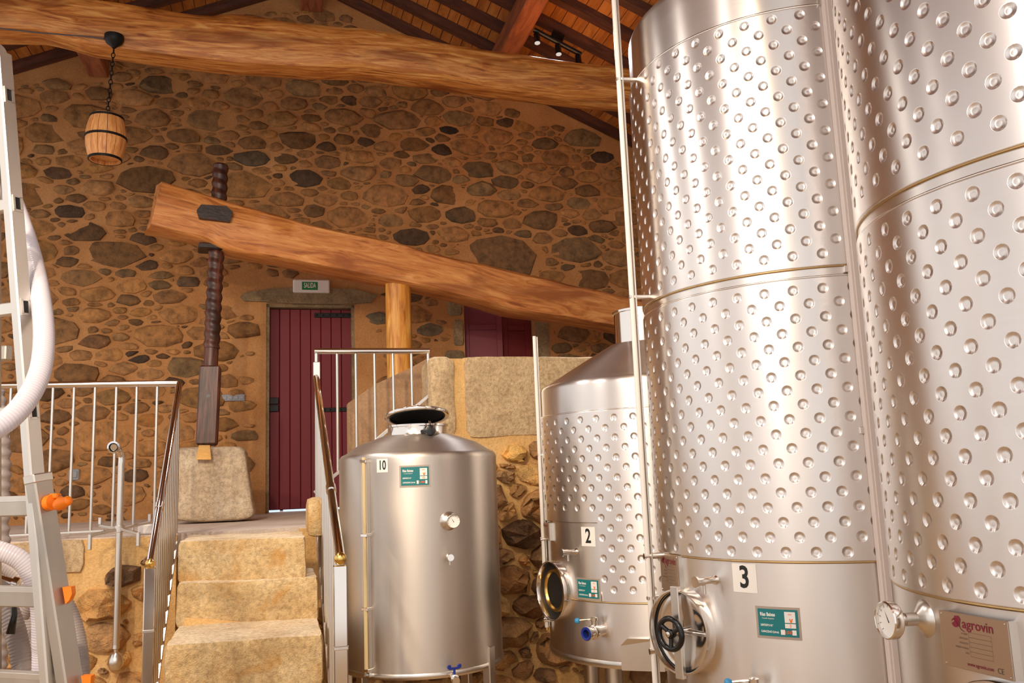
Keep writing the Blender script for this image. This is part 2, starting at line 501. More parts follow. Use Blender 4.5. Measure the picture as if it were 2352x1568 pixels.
# ------------------------------------------------------------------ rubble masonry
def clip_half(poly, n, d):
    out = []
    m = len(poly)
    for i in range(m):
        a = poly[i]; b = poly[(i + 1) % m]
        da = a[0] * n[0] + a[1] * n[1] - d; db = b[0] * n[0] + b[1] * n[1] - d
        if da <= 0: out.append(a)
        if (da < 0 < db) or (db < 0 < da):
            t = da / (da - db)
            out.append((a[0] + (b[0] - a[0]) * t, a[1] + (b[1] - a[1]) * t))
    return out
def rubble(region, seeds, rdist, aspect, n_try, rng, joint, seg=10, pack=.86, grow=1.4):
    """Packs stones of mixed size; returns (u, z, outline polygon, tint index or None)."""
    u0, u1, z0, z1 = region
    S = [(u / aspect, z, r) for u, z, r, *_ in seeds]; T = [q[3] if len(q) > 3 else None for q in seeds]
    X = np.zeros((6000, 3)); k = 0
    for s_ in S: X[k] = s_; k += 1
    rs = np.sort(rdist(rng, n_try))[::-1]
    for r in rs:
        for _ in range(3):
            p = (rng.uniform(u0, u1) / aspect, rng.uniform(z0, z1))
            d = np.hypot(X[:k, 0] - p[0], X[:k, 1] - p[1])
            if k == 0 or (d > pack * (X[:k, 2] + r)).all():
                X[k] = (p[0], p[1], r); k += 1; T.append(None)
                break
        if k >= 5990: break
    X = X[:k]
    out = []
    for i in range(k):
        x, y, r = X[i]
        d2 = (X[:, 0] - x) ** 2 + (X[:, 1] - y) ** 2
        nb = np.argsort(d2)[1:22]
        R = r * grow + .012
        poly = [(x + R * math.cos(t), y + R * math.sin(t)) for t in np.linspace(0, 2 * PI, 16, endpoint=False)]
        for j in nb:
            nx, ny = X[j, 0] - x, X[j, 1] - y
            L = math.hypot(nx, ny)
            t = (L * L + r * r - X[j, 2] ** 2) / (2 * L) - joint / 2 * rng.uniform(.6, 1.5)
            poly = clip_half(poly, (nx / L, ny / L), (nx / L) * (x + nx / L * t) + (ny / L) * (y + ny / L * t))
            if len(poly) < 3: break
        if len(poly) < 3: continue
        P = np.array(poly); c = P.mean(0)
        rad = []
        for t in np.linspace(0, 2 * PI, seg, endpoint=False) + rng.uniform(-.12, .12, seg):
            dx, dy = math.cos(t), math.sin(t); best = 1e9
            for a in range(len(P)):
                p = P[a] - c; q = P[(a + 1) % len(P)] - c; e = q - p
                den = dx * e[1] - dy * e[0]
                if abs(den) < 1e-9: continue
                s_ = (p[0] * e[1] - p[1] * e[0]) / den; w_ = (p[0] * dy - p[1] * dx) / den
                if s_ > 0 and -1e-6 <= w_ <= 1 + 1e-6: best = min(best, s_)
            rad.append((t, min(best, R)))
        rr = np.array([b for _, b in rad]); rr = .74 * rr + .13 * (np.roll(rr, 1) + np.roll(rr, -1))
        rr *= rng.uniform(.84, 1.06, seg)
        out.append((c[0] * aspect, c[1], [((c[0] + rr[m] * math.cos(rad[m][0])) * aspect, c[1] + rr[m] * math.sin(rad[m][0])) for m in range(seg)], T[i]))
    return out
def stone_mesh(mb, poly, cu, cz, to3, h, tint, rng, rough=.0, deep=.02):
    n = len(poly)
    P = np.array(poly); c = np.array([cu, cz])
    rings = [(1.03, -deep), (.98, h * .55), (.70, h)]
    vs = []
    tilt = rng.normal(0, .12, 2)
    for k, (s_, d) in enumerate(rings):
        for p in P:
            q = c + (p - c) * s_
            dd = d
            if k: dd += rough * h * rng.normal(0, .45) + (tilt @ (q - c)) * (.5 if k == 1 else 1)
            vs.append(to3(q[0], q[1], dd))
    vs.append(to3(c[0], c[1], h * 1.08 + rough * h * rng.normal(0, .5)))
    fs = []
    for k in range(2):
        fs += [(k * n + i, k * n + (i + 1) % n, (k + 1) * n + (i + 1) % n, (k + 1) * n + i) for i in range(n)]
    fs += [(2 * n + i, 2 * n + (i + 1) % n, 3 * n) for i in range(n)]
    mb.add(vs, fs, None, tint)
def area(poly):
    P = np.array(poly); return .5 * abs(np.dot(P[:, 0], np.roll(P[:, 1], -1)) - np.dot(P[:, 1], np.roll(P[:, 0], -1)))
def place_rubble(parent, stones, to3, pal, h_rng, rng, keep, mat, cap=300, rough=.25, deep=.02, blend=0., gain=1., mort=(186, 132, 80)):
    L = []
    for (u, z, poly, t) in stones:
        if not keep(u, z, poly): continue
        if t is None: col = pal[rng.choice(len(pal), p=PAL_P if len(pal) == len(PAL_P) else None)]
        else: col = t
        c = np.array(lin(col)[:3]) * rng.uniform(.78, 1.22) * gain
        k = blend * rng.uniform(0, 1) * (1 if t is None else .3)
        c = c * (1 - k) + np.array(lin(mort)[:3]) * k
        L.append((area(poly), u, z, poly, tuple(c)))
    L.sort(key=lambda q: -q[0])
    rest = MB()
    for i, (a, u, z, poly, c) in enumerate(L):
        h = rng.uniform(*h_rng) * (1 + min(1.0, a * 25))
        mb = MB() if i < cap else rest
        stone_mesh(mb, poly, u, z, to3, h, c, rng, rough, deep)
        if i < cap: mb.build('stone', mat, parent, smooth=True, angle=50)
    if rest.v: rest.build('small_stones', mat, parent, smooth=True, kind='stuff')

ZP = 1.22           # upper platform level
WG = 8.6            # plane of the gable wall
APU, APZ, SL = .28, 6.535, .44
def zg(u): return APZ - SL * abs(u - APU)

# ------------------------------------------------------------------ ground floor and platform
o = MB().bbox(-6, 7, -2.0, 9.2, -.12, 0).build('floor', M['floor'], kind='structure')
WF = 5.72           # face of the lower retaining walls
o = MB().bbox(-3.6, 4.6, WF + .012, 9.2, 1.08, ZP).build('floor_upper', M['screed'], kind='structure')

# door and window positions in the gable wall
DL, DR, DT = -.155, .69, 3.228
WLt = to_b(at_w(1067, 760, WG)); WRt = to_b(at_w(1227, 760, WG))
WL, WR, WT, WB_ = WLt[0], WRt[0], to_b(at_w(1147, 668, WG))[2], 1.55
gable = empty('wall_back', bw(APU, WG, ZP), kind='structure')
mb = MB()
UL, UR = -3.6, 4.6
def wallseg(u0, u1, z0, z1fun):
    us = sorted(set([u0, u1] + ([APU] if u0 < APU < u1 else [])))
    for a, b in zip(us[:-1], us[1:]):
        P = [bw(a, WG, z0), bw(b, WG, z0), bw(b, WG, z1fun(b)), bw(a, WG, z1fun(a))]
        mb.prism(P, WA, .5)
top = lambda u: zg(u) + .10
wallseg(UL, DL, 0, top); wallseg(DL, DR, DT, top); wallseg(DR, WL, 0, top); wallseg(WL, WR, WT, top); wallseg(WL, WR, 0, lambda u: WB_); wallseg(WR, UR, 0, top)
wallseg(DL, DR, 0, lambda u: ZP - .02)
mb.build('masonry', M['mortar'], gable)
PAL = [(118, 84, 48), (94, 68, 42), (138, 98, 54), (154, 112, 62), (132, 106, 70), (58, 44, 34), (164, 116, 60), (112, 88, 58)]
PAL_P = [.21, .13, .21, .13, .10, .05, .08, .09]
DK = (52, 42, 34)
seeds_px = [(700, 410, 33, 24, DK), (1055, 495, 38, 18, (72, 60, 44)), (135, 398, 28, 16, DK), (160, 485, 32, 16, DK), (838, 327, 14, 14, DK), (1035, 300, 19, 11, DK), (1015, 343, 26, 10, (44, 36, 32)),
            (1380, 362, 22, 13, (40, 34, 30)), (325, 548, 26, 16, (62, 48, 36)), (335, 612, 24, 14, DK), (150, 600, 22, 14, (78, 62, 42)), (945, 545, 62, 14, (60, 46, 34)), (1150, 590, 108, 38, (104, 80, 54)),
            (768, 183, 30, 16, (88, 66, 40)), (580, 365, 32, 20, (100, 84, 62)), (655, 365, 26, 14, (80, 62, 40)), (800, 230, 18, 10, DK), (1250, 330, 28, 14, (92, 74, 50)), (1160, 418, 30, 16, (96, 78, 54)),
            (500, 345, 30, 11, (86, 64, 40)), (430, 648, 28, 10, (80, 72, 60)), (985, 758, 26, 18, (98, 88, 72)), (1020, 718, 34, 13, (110, 92, 66)), (865, 728, 20, 16, (96, 84, 66)), (295, 690, 28, 12, (120, 90, 56)),
            (190, 640, 30, 30, (150, 112, 70)), (250, 1060, 24, 16, (110, 76, 42)), (260, 910, 40, 20, (150, 112, 64)), (345, 965, 26, 20, (168, 112, 52)), (165, 1130, 30, 15, (84, 62, 44)), (660, 805, 28, 12, (150, 112, 64)),
            (560, 1000, 34, 14, (124, 94, 58)), (1290, 800, 22, 12, (110, 88, 62)), (1380, 800, 22, 12, (110, 88, 62)), (1320, 575, 52, 28, (112, 92, 64)), (1240, 505, 54, 16, (106, 84, 54)), (930, 595, 24, 14, (100, 80, 50)),
            (305, 815, 13, 10, DK), (310, 740, 16, 9, (100, 70, 42)), (320, 822, 18, 12, DK), (215, 785, 40, 14, (96, 66, 42)), (640, 600, 40, 16, (92, 78, 58)), (1100, 390, 40, 18, (104, 82, 54)), (755, 160, 34, 14, (84, 64, 42))]
seeds = []
for x, y, hx, hy, c in seeds_px:
    b = to_b(at_w(x, y, WG)); e = to_b(at_w(x + hx, y, WG)); g = to_b(at_w(x, y - hy, WG))
    seeds.append((b[0], b[2], math.sqrt(abs(e[0] - b[0]) / 2.0 * abs(g[2] - b[2])) * 1.15, c))
rng = np.random.default_rng(11)
st = rubble((-3.3, 4.1, ZP - .05, 6.6), seeds, lambda g, n: np.clip(np.exp(g.normal(math.log(.036), .46, n)), .016, .15), 2.0, 12000, rng, .012, 9)
LINT = (DL - .26, DR + .30, DT - .02, DT + .26)
EXC = [(DL - .04, DR + .10, 0, DT + .05), (DL - .33, DR + .22, DT - .02, DT + .16), (WL - .13, WL, 1.2, WT - .05), (WL, WR + .17, 1.4, WT + .03)]
def keep(u, z, poly):
    P = np.array(poly)
    if P[:, 1].max() > zg(u) - .01 or P[:, 1].min() < ZP - .03: return False
    for a, b, c, d in EXC:
        if P[:, 0].max() > a and P[:, 0].min() < b and P[:, 1].max() > c and P[:, 1].min() < d: return False
    return True
place_rubble(gable, st, lambda u, z, d: bw(u, WG - d, z), PAL, (.008, .022), rng, keep, M['stone'], rough=.35, blend=.75)

# rough blocks: box with a noisy surface
def rough_block(mb, P8, seg=(10, 6, 6), amp=.008, freq=6., seed=0., bev=.0, tint=None):
    """P8: corners [x0y0z0,x1y0z0,x1y1z0,x0y1z0, then z1] trilinear, surface roughened."""
    P = np.array(P8, float); cen = P.mean(0)
    nx, ny, nz = seg
    key = {}; vs = []; gc = []
    def vid(i, j, k):
        if (i, j, k) in key: return key[(i, j, k)]
        a, b, c = i / nx, j / ny, k / nz
        if bev:
            rnd = lambda t, n: t
        p = ((P[0] * (1 - a) + P[1] * a) * (1 - b) + (P[3] * (1 - a) + P[2] * a) * b) * (1 - c) + ((P[4] * (1 - a) + P[5] * a) * (1 - b) + (P[7] * (1 - a) + P[6] * a) * b) * c
        ext = (i in (0, nx)) + (j in (0, ny)) + (k in (0, nz))
        d = p - cen
        if ext >= 2: p = p - d / np.linalg.norm(d) * bev * (ext - 1)
        q = Vector(p) * freq + Vector((seed, seed * 1.7, 0))
        nv = noise.noise_vector(q) * amp + noise.noise_vector(q * 3.1) * amp * .45
        p = p + np.array(nv)
        key[(i, j, k)] = len(vs); vs.append(p); gc.append(p)
        return key[(i, j, k)]
    fs = []
    for i in range(nx):
        for j in range(ny):
            fs.append((vid(i, j, 0), vid(i, j + 1, 0), vid(i + 1, j + 1, 0), vid(i + 1, j, 0)))
            fs.append((vid(i, j, nz), vid(i + 1, j, nz), vid(i + 1, j + 1, nz), vid(i, j + 1, nz)))
    for i in range(nx):
        for k in range(nz):
            fs.append((vid(i, 0, k), vid(i + 1, 0, k), vid(i + 1, 0, k + 1), vid(i, 0, k + 1)))
            fs.append((vid(i, ny, k), vid(i, ny, k + 1), vid(i + 1, ny, k + 1), vid(i + 1, ny, k)))
    for j in range(ny):
        for k in range(nz):
            fs.append((vid(0, j, k), vid(0, j, k + 1), vid(0, j + 1, k + 1), vid(0, j + 1, k)))
            fs.append((vid(nx, j, k), vid(nx, j + 1, k), vid(nx, j + 1, k + 1), vid(nx, j, k + 1)))
    mb.add(vs, fs, gc, tint)
    return mb
def block_uwz(u0, u1, w0, w1, z0, z1): return [bw(u0, w0, z0), bw(u1, w0, z0), bw(u1, w1, z0), bw(u0, w1, z0), bw(u0, w0, z1), bw(u1, w0, z1), bw(u1, w1, z1), bw(u0, w1, z1)]

# door lintel and jamb stones of the gable wall
rough_block(MB(), block_uwz(DL - .02, DR + .04, WG - .025, WG + .3, DT, DT + .13), (12, 3, 3), .006, 5, 1, .012).build('lintel_stone', M['granite_dark'], gable, True, angle=40)
mb = MB(); P = [(-.40, DT + .06), (-.36, DT + .02), (-.10, DT + .015), (.10, DT + .0), (.55, DT + .0), (.86, DT + .02), (.92, DT + .10), (.70, DT + .155), (.3, DT + .16), (-.1, DT + .15), (-.36, DT + .10)]
mb.prism([bw(u, WG - .03, z) for u, z in P], WA, .2)
mb.build('lintel_stone', M['granite_dark'], gable)
zj = 1.9
for k, (z0, z1, ex) in enumerate(((1.5, 2.02, .18), (2.04, 2.42, .13), (2.44, 2.78, .22), (2.80, 3.10, .12), (3.12, 3.36, .18))):
    rough_block(MB(), block_uwz(WL - ex, WL - .005, WG - .03, WG + .25, z0, z1), (6, 3, 6), .008, 5, 3 + k, .02).build('jamb_stone', M['granite_dark'], gable, True, angle=40)
rough_block(MB(), block_uwz(WR + .01, WR + .16, WG - .02, WG + .25, 1.5, WT), (4, 3, 10), .008, 5, 9, .02).build('jamb_stone', M['granite_dark'], gable, True, angle=40)

# ------------------------------------------------------------------ ceiling: boards on rafters, purlins
ceil = empty('ceiling', bw(APU, 6, APZ), kind='structure')
cs = 1 / math.sqrt(1 + SL * SL)
for side in (-1, 1):
    sv = UA * side * cs - ZA * SL * cs            # down the slope
    nv = ZA * cs + UA * side * SL * cs            # outward normal
    apex = bw(APU, 0, APZ + .15)
    k = 0; s0 = 0.0
    while s0 < 4.5:
        wd = .112
        # each course of boards is broken once along its length
        cut = random.uniform(3.5, 7.5)
        for a, b in ((-1.4, cut), (cut + .004, 9.1)):
            c = apex + sv * (s0 + wd / 2) + WA * (a + b) / 2 + nv * (.012 + random.uniform(0, .003))
            MB().frame_box(c, sv, WA, nv, wd / 2 - .003, (b - a) / 2, .011, 0, 1).build('plank', M['plank'], ceil)
        s0 += wd
    w = WG - .06
    while w > -1.2:
        c0 = apex - nv * .040
        MB().frame_box(c0 + sv * 2.25 + WA * w, sv, WA, nv, 2.25, .045, .042).build('rafter', M['rafter'], ceil)
        w -= .42
# roof skin above boards keeps daylight out
mb = MB()
for side in (-1, 1):
    P = [bw(APU, -1.4, APZ + .19), bw(APU + side * 4.4, -1.4, APZ + .19 - SL * 4.4), bw(APU + side * 4.4, 9.2, APZ + .19 - SL * 4.4), bw(APU, 9.2, APZ + .19)]
    mb.prism(P, ZA, .02)
mb.build('roof_deck', M['dark_wood'], ceil)
for u, d in ((2.12, .20), (-1.72, .22)):
    MB().frame_box(bw(u, 3.65, zg(u) - d / 2 - .01), WA, UA, ZA, 4.93, .095, d / 2, .012).build('purlin', M['purlin'], ceil)
MB().frame_box(bw(APU, 3.65, APZ - .10), WA, UA, ZA, 4.93, .11, .12, .012).build('ridge_beam', M['purlin'], ceil)

# side wall behind the tanks
MB().prism([bw(3.95, .2, 0), bw(3.95, WG + .3, 0), bw(3.95, WG + .3, zg(3.95) + .08), bw(3.95, .2, zg(3.95) + .08)], UA, .4).build('wall_east', M['white_plaster'], kind='structure')

# ------------------------------------------------------------------ lower retaining walls
PAL2 = [(150, 110, 66), (128, 94, 62), (174, 130, 78), (196, 156, 98), (140, 108, 76), (112, 84, 60)]
UW0, UW1 = -3.2, -.62
wl = empty('wall_left', bw(-2, WF, 0), kind='structure')
MB().bbox(UW0, UW1, WF, WF + .35, 0, ZP - .008).build('masonry', M['mortar_pale'], wl)
rng = np.random.default_rng(5)
def px_seeds(lst, W_, asp):
    out = []
    for x, y, hx, hy, c in lst:
        b = to_b(at_w(x, y, W_)); e = to_b(at_w(x + hx, y, W_)); g = to_b(at_w(x, y - hy, W_))
        out.append((b[0], b[2], math.sqrt(abs(e[0] - b[0]) / asp * abs(g[2] - b[2])) * 1.3, c))
    return out
sd = px_seeds([(172, 1330, 26, 18, (150, 88, 48)), (280, 1325, 36, 26, (86, 64, 46)), (290, 1262, 45, 22, (110, 82, 52))], WF, 1.5)
st = rubble((UW0, UW1, .02, ZP - .02), sd, lambda g, n: np.clip(np.exp(g.normal(math.log(.062), .4, n)), .022, .11), 1.5, 2600, rng, .014, 12, .80, 2.2)
LB = to_b(at_w(208, 1300, WF))[0]
def keepl(u, z, poly):
    P = np.array(poly)
    return P[:, 0].max() < UW1 and P[:, 0].min() > UW0 and P[:, 1].min() > 0 and P[:, 1].max() < ZP - .015 and not (P[:, 0].min() < LB and P[:, 1].max() > ZP - .21)
place_rubble(wl, st, lambda u, z, d: bw(u, WF - d, z), PAL2, (.025, .06), rng, keepl, M['stone_rough'], rough=.6, deep=.03, gain=1.9, blend=.35, mort=(196, 150, 92))
rough_block(MB(), block_uwz(UW0, LB - .02, WF - .03, WF + .3, ZP - .19, ZP - .005), (26, 4, 4), .008, 5, 12, .015).build('granite_block', M['granite'], wl, True, angle=40)

BU = to_b(at_w(988, 900, WF))[0]
wr = empty('wall_right', bw(1.5, WF, 0), kind='structure')
ztop = to_b(at_w(1200, 817, WF))[2]; zbl = to_b(at_w(1130, 1004, WF))[2]
MB().bbox(.1, BU + .01, WF, WF + .4, 0, ZP - .008).build('masonry', M['mortar_pale'], wr)
MB().bbox(BU + .01, 4.4, WF, WF + .4, 0, zbl + .03).build('masonry', M['mortar_pale'], wr)
MB().bbox(BU + .02, 4.4, WF + .015, WF + .4, zbl, ztop - .015).build('parapet_core', M['mortar_pale'], wr)
jx = [to_b(at_w(x, 900, WF))[0] for x in (988, 1046, 1064)] + [3.1, 3.13, 4.4]
for k, (a, b) in enumerate(((jx[0], jx[1]), (jx[2], jx[3]), (jx[4], jx[5]))):
    rough_block(MB(), block_uwz(a, b, WF - .015, WF + .42, zbl, ztop), (max(4, int((b - a) * 14)), 6, 10), .007, 5, 20 + k, .02).build('granite_block', M['granite'], wr, True, angle=40)
rng = np.random.default_rng(8)
sd = px_seeds([(1180, 1040, 24, 20, (176, 140, 80)), (1195, 1225, 48, 24, (92, 64, 40)), (1170, 1330, 30, 36, (128, 90, 52)), (1215, 1395, 30, 24, (110, 76, 46))], WF, 1.4)
st = rubble((.1, 4.3, .02, zbl), sd, lambda g, n: np.clip(np.exp(g.normal(math.log(.058), .42, n)), .02, .12), 1.4, 3000, rng, .014, 12, .84, 2.2)
def keepr(u, z, poly):
    P = np.array(poly)
    return P[:, 0].max() < 4.35 and P[:, 0].min() > .1 and P[:, 1].min() > 0 and P[:, 1].max() < (zbl + .01 if P[:, 0].min() > BU else ZP - .02)
place_rubble(wr, st, lambda u, z, d: bw(u, WF - d, z), PAL2, (.025, .065), rng, keepr, M['stone_rough'], rough=.65, deep=.03, gain=1.8, blend=.35, mort=(206, 160, 98))
# sloping plastered parapet behind the upper railing
WS = WF + .55
P = [at_w(x, y, WS) for x, y in ((800, 925), (862, 882), (940, 846), (985, 821))]
P += [bw(to_b(P[-1])[0] + .12, WS, to_b(P[-1])[2] + .01), bw(to_b(P[-1])[0] + .12, WS, ZP), bw(to_b(P[0])[0], WS, ZP)]
tag(MB().prism(P, WA, .16).build('trim_1', M['plaster'], loc=bw(.9, WS, ZP)), kind='structure')
# low kerb stone beside the stair head
k0 = to_b(at_z(707, 1226, ZP)); k1 = to_b(at_z(724, 1226, ZP))
rough_block(MB(), block_uwz(k0[0], k0[0] + .11, k0[1], k0[1] + .5, ZP - .02, ZP + .19), (3, 6, 4), .006, 6, 31, .02).build('granite_block', M['granite_step'], wr, True, angle=40)

# ------------------------------------------------------------------ stone stair
stair = empty('stone_staircase', bw(-.3, 4.6, 0), 'rough granite block staircase climbing to the upper platform between steel handrails', 'stairs')
edges = [((408, 1243), (703, 1233)), ((404, 1340), (735, 1325)), ((396, 1455), (745, 1432)), ((380, 1560), (752, 1540))]
def top_faces(o):
    for p in o.data.polygons:
        if p.normal.z > .8: p.material_index = 1
for i, (l, r) in enumerate(edges):
    z = ZP - .2 * i
    a = at_z(l[0], l[1], z); b = at_z(r[0], r[1], z)
    if i == 0: sa, sb = a, b
    back = .55 if i else .62
    if i == 3:
        a = P_prev[0] - WA * .30; b = P_prev[1] - WA * .30
    bb_ = to_b(b)
    if bb_[0] > .175: b = bw(.175, bb_[1], bb_[2])
    P_prev = (a, b)
    a0 = a.copy(); b0 = b.copy()
    lo = ZA * .215
    P8 = [a - lo - WA * .012, b - lo - WA * .012, b - lo + WA * back, a - lo + WA * back, a, b, b + WA * back, a + WA * back]
    STEP = rough_block(MB(), P8, (22, 14, 9), .006, 5.5, 40 + i * 3, .009).build('step', [M['granite_step'], M['tread']], stair, True, angle=35)
    top_faces(STEP)
for i in (4, 5):
    a = P_prev[0] - WA * .30 * (i - 3); b = P_prev[1] - WA * .30 * (i - 3); z = ZP - .2 * i
    a[2] = b[2] = z
    lo = ZA * (z if i == 5 else .215)
    STEP = rough_block(MB(), [a - lo, b - lo, b - lo + WA * .5, a - lo + WA * .5, a, b, b + WA * .5, a + WA * .5], (16, 8, 5), .006, 5.5, 60 + i, .009).build('step', [M['granite_step'], M['tread']], stair, True, angle=35)
    top_faces(STEP)
# rubble core below the treads
a = to_b(sa); b = to_b(sb)
MB().prism([bw(a[0] + .06, a[1] - .86 + .1 * 0, 0), bw(a[0] + .06, WF + .02, 0), bw(a[0] + .06, WF + .02, ZP - .23), bw(a[0] + .06, a[1] + .06, ZP - .23), bw(a[0] + .06, a[1] - .84, .42)], UA, b[0] - a[0] - .12).build('core', M['mortar_pale'], stair)

# ------------------------------------------------------------------ door, shutters, wall fittings
door = empty('door_1', bw((DL + DR) / 2, WG + .08, ZP), kind='structure')
WD = WG + .09
MB().bbox(DL - .0, DL + .03, WG + .01, WD + .08, ZP, DT, 0).build('frame', M['granite_dark'], door)
MB().bbox(DR - .03, DR, WG + .01, WD + .08, ZP, DT, 0).build('frame', M['granite_dark'], door)
MB().bbox(DL, DR, WG + .01, WD + .08, DT - .03, DT, 0).build('frame', M['granite_dark'], door)
MB().bbox(DL, DR, WD + .06, WD + .08, ZP + .015, DT - .03).build('backing', M['maroon'], door)
npk = 8
pw = (DR - DL - .05) / npk
for i in range(npk):
    u0 = DL + .025 + i * pw
    MB().bbox(u0 + .002, u0 + pw - .002, WD, WD + .03, ZP + .03, DT - .035, .004, 2).build('plank', M['maroon'], door)
MB().bbox(DL + .01, DL + .024, WD + .045, WD + .05, ZP + .01, DT - .25).build('daylight_gap', M['daylight'], door)
for a, b in ((0.03, .13), (.16, .45), (.47, .78)):
    MB().bbox(DL + a, DL + b, WD + .012, WD + .018, ZP + .008, ZP + .026).build('daylight_gap', M['daylight'], door)
def strap(x0, x1, y, h=.045):
    a = to_b(at_w(x0, y, WD)); b = to_b(at_w(x1, y, WD))
    s_ = MB().bbox(a[0], b[0], WD - .014, WD - .001, a[2] - h / 2, a[2] + h / 2, .003).build('strap_hinge', M['iron'], door)
    m = MB()
    for t in np.linspace(.06, .94, 6): m.lathe(bw(a[0] + (b[0] - a[0]) * t, WD - .014, a[2]), -WA, [(.010, -.001), (.010, .004), (.004, .008)], 8)
    m.build('rivets', M['iron'], s_)
strap(722, 808, 724); strap(742, 812, 941, .04)
for y in (921, 938):
    a = to_b(at_w(612, y, WD)); b = to_b(at_w(640, y, WD))
    MB().bbox(a[0], b[0], WD - .02, WD - .001, a[2] - .032, a[2] + .032, .004).build('lock_plate', M['iron'], door)
win = empty('window_1', bw((WL + WR) / 2, WG + .1, WB_), kind='structure')
um = to_b(at_w(1152, 760, WG + .1))[0]; ur = to_b(at_w(1229, 760, WG + .1))[0]
for k, (u0, u1, mt, tilt) in enumerate(((WL + .01, um, M['maroon_light'], -.16), (um + .004, WR - .005, M['maroon_dark'], .02))):
    # a leaf: two stiles, rails and recessed panels
    piv = bw(u0 if k == 0 else u1, WG + .12, 0)
    ca, sa_ = math.cos(tilt), math.sin(tilt)
    X = UA * ca + WA * sa_ * (1 if k == 0 else 1); Yv = np.cross(ZA, X)
    wd = (u1 - u0)
    def lb(m, x0, x1, z0, z1, d0, d1): m.frame_box(piv + X * ((x0 + x1) / 2 - (0 if k == 0 else wd)) + Yv * (d0 + d1) / 2 + ZA * (z0 + z1) / 2, X, Yv, ZA, (x1 - x0) / 2, (d1 - d0) / 2, (z1 - z0) / 2, .004)
    m = MB()
    lb(m, 0, .06, WB_, WT, -.02, .02); lb(m, wd - .06, wd, WB_, WT, -.02, .02)
    zs = [WB_, 2.02, 2.86, WT]
    zr = to_b(at_w(1100, 752, WG + .1))[2]
    zs = [WB_, WB_ + .5, zr, zr + .42, WT]
    for z in zs: lb(m, .06, wd - .06, max(WB_, z - .03), min(WT, z + .03), -.02, .02)
    lf = m.build('leaf', mt, win)
    for z0, z1 in zip(zs[:-1], zs[1:]):
        m = MB(); lb(m, .055, wd - .055, z0 + .025, z1 - .025, -.006, .012); m.build('panel', mt, lf)
MB().bbox(WL, WR, WG + .16, WG + .2, WB_, WT).build('backing', M['maroon_dark'], win)
MB().bbox(WL - .02, WR + .02, WG + .01, WG + .3, WB_ - .08, WB_).build('sill', M['granite_dark'], win)

# exit sign
a = to_b(at_w(673, 671, WG - .06)); b = to_b(at_w(757, 643, WG - .06))
sg = empty('exit_sign', bw((a[0] + b[0]) / 2, WG - .03, a[2]), 'white boxed emergency exit sign reading SALIDA above the maroon door', 'sign')
MB().bbox(a[0], b[0], WG - .07, WG - .005, a[2], b[2], .010).build('housing', M['white'], sg)
def wall_map(u, w, z): return lambda x, y, o=0: bw(u + x, w - o, z + y)
cu, cz = (a[0] + b[0]) / 2, (a[2] + b[2]) / 2
f = wall_map(cu - .015, WG - .071, cz)
gw = (b[0] - a[0]) * .215
m = MB(); m.bbox(cu - .015 - gw, cu - .015 + gw, WG - .0725, WG - .069, cz - .040, cz + .040); gp = m.build('green_panel', M['green'], sg)
m = MB(); text_on(m, f, 'SALIDA', 0, .002, .070, .015, .50, off=.003); m.build('lettering', M['paper'], gp)
m = MB(); text_on(m, f, '.', 0, 0, .01, off=-.0005)
# switch plate
a = to_b(at_w(509, 921, WG - .02)); b = to_b(at_w(563, 905, WG - .02))
sp = empty('switch_plate', bw((a[0] + b[0]) / 2, WG, a[2]), 'wide grey four-gang switch plate on the stone wall beside the maroon door', 'switch')
MB().bbox(a[0], b[0], WG - .028, WG - .004, a[2], b[2], .006).build('frame', M['switch'], sp)
for i in range(4):
    u = a[0] + (b[0] - a[0]) * (.14 + .24 * i)
    MB().bbox(u - .02, u + .02, WG - .034, WG - .026, a[2] + .014, b[2] - .014, .004).build('rocker', M['switch'], sp)
a = to_b(at_w(171, 1090, WG - .02))
jb = empty('socket_box', bw(a[0], WG, a[2]), 'small grey socket box low on the gable wall behind the left railing', 'socket')
MB().bbox(a[0] - .045, a[0] + .045, WG - .05, WG - .004, a[2] - .05, a[2] + .05, .008).build('housing', M['switch'], jb)
MB().bbox(a[0] - .03, a[0] + .03, WG - .058, WG - .048, a[2] - .028, a[2] + .034, .006).build('cover', M['switch'], jb)

# ------------------------------------------------------------------ oak beams
def loft(mb, rings, n, gcs):
    vs = [p for r in rings for p in r]
    fs = [(i * n + k, i * n + (k + 1) % n, (i + 1) * n + (k + 1) % n, (i + 1) * n + k) for i in range(len(rings) - 1) for k in range(n)]
    fs += [tuple(reversed(range(n))), tuple((len(rings) - 1) * n + k for k in range(n))]
    return mb.add(vs, fs, [g for r in gcs for g in r])
def interp(t, xs): return np.interp(t, [p[0] for p in xs], [p[1] for p in xs])
BEAM_T = [(-260, -70), (0, -45), (100, -28), (289, 0), (374, 13), (476, 27), (527, 21), (578, 25), (680, 44), (800, 54), (829, 54), (938, 71), (1040, 95), (1135, 109), (1210, 117), (1261, 126), (1424, 148), (1700, 190)]
BEAM_B = [(-260, 48), (0, 60), (85, 63), (136, 75), (204, 96), (306, 111), (408, 124), (544, 139), (680, 147), (720, 149), (836, 150), (921, 163), (1023, 172), (1108, 190), (1210, 200), (1428, 216), (1700, 250)]
BEAM_S = [(-260, 50), (0, 62), (85, 64), (136, 76), (204, 99), (306, 112), (408, 125), (544, 140), (680, 147), (720, 152), (802, 167), (904, 187), (1006, 201), (1125, 218), (1210, 230), (1431, 252), (1700, 292)]
WBM = 6.4
rings = []; gcs = []
xs = np.concatenate([np.linspace(-260, 1700, 64)])
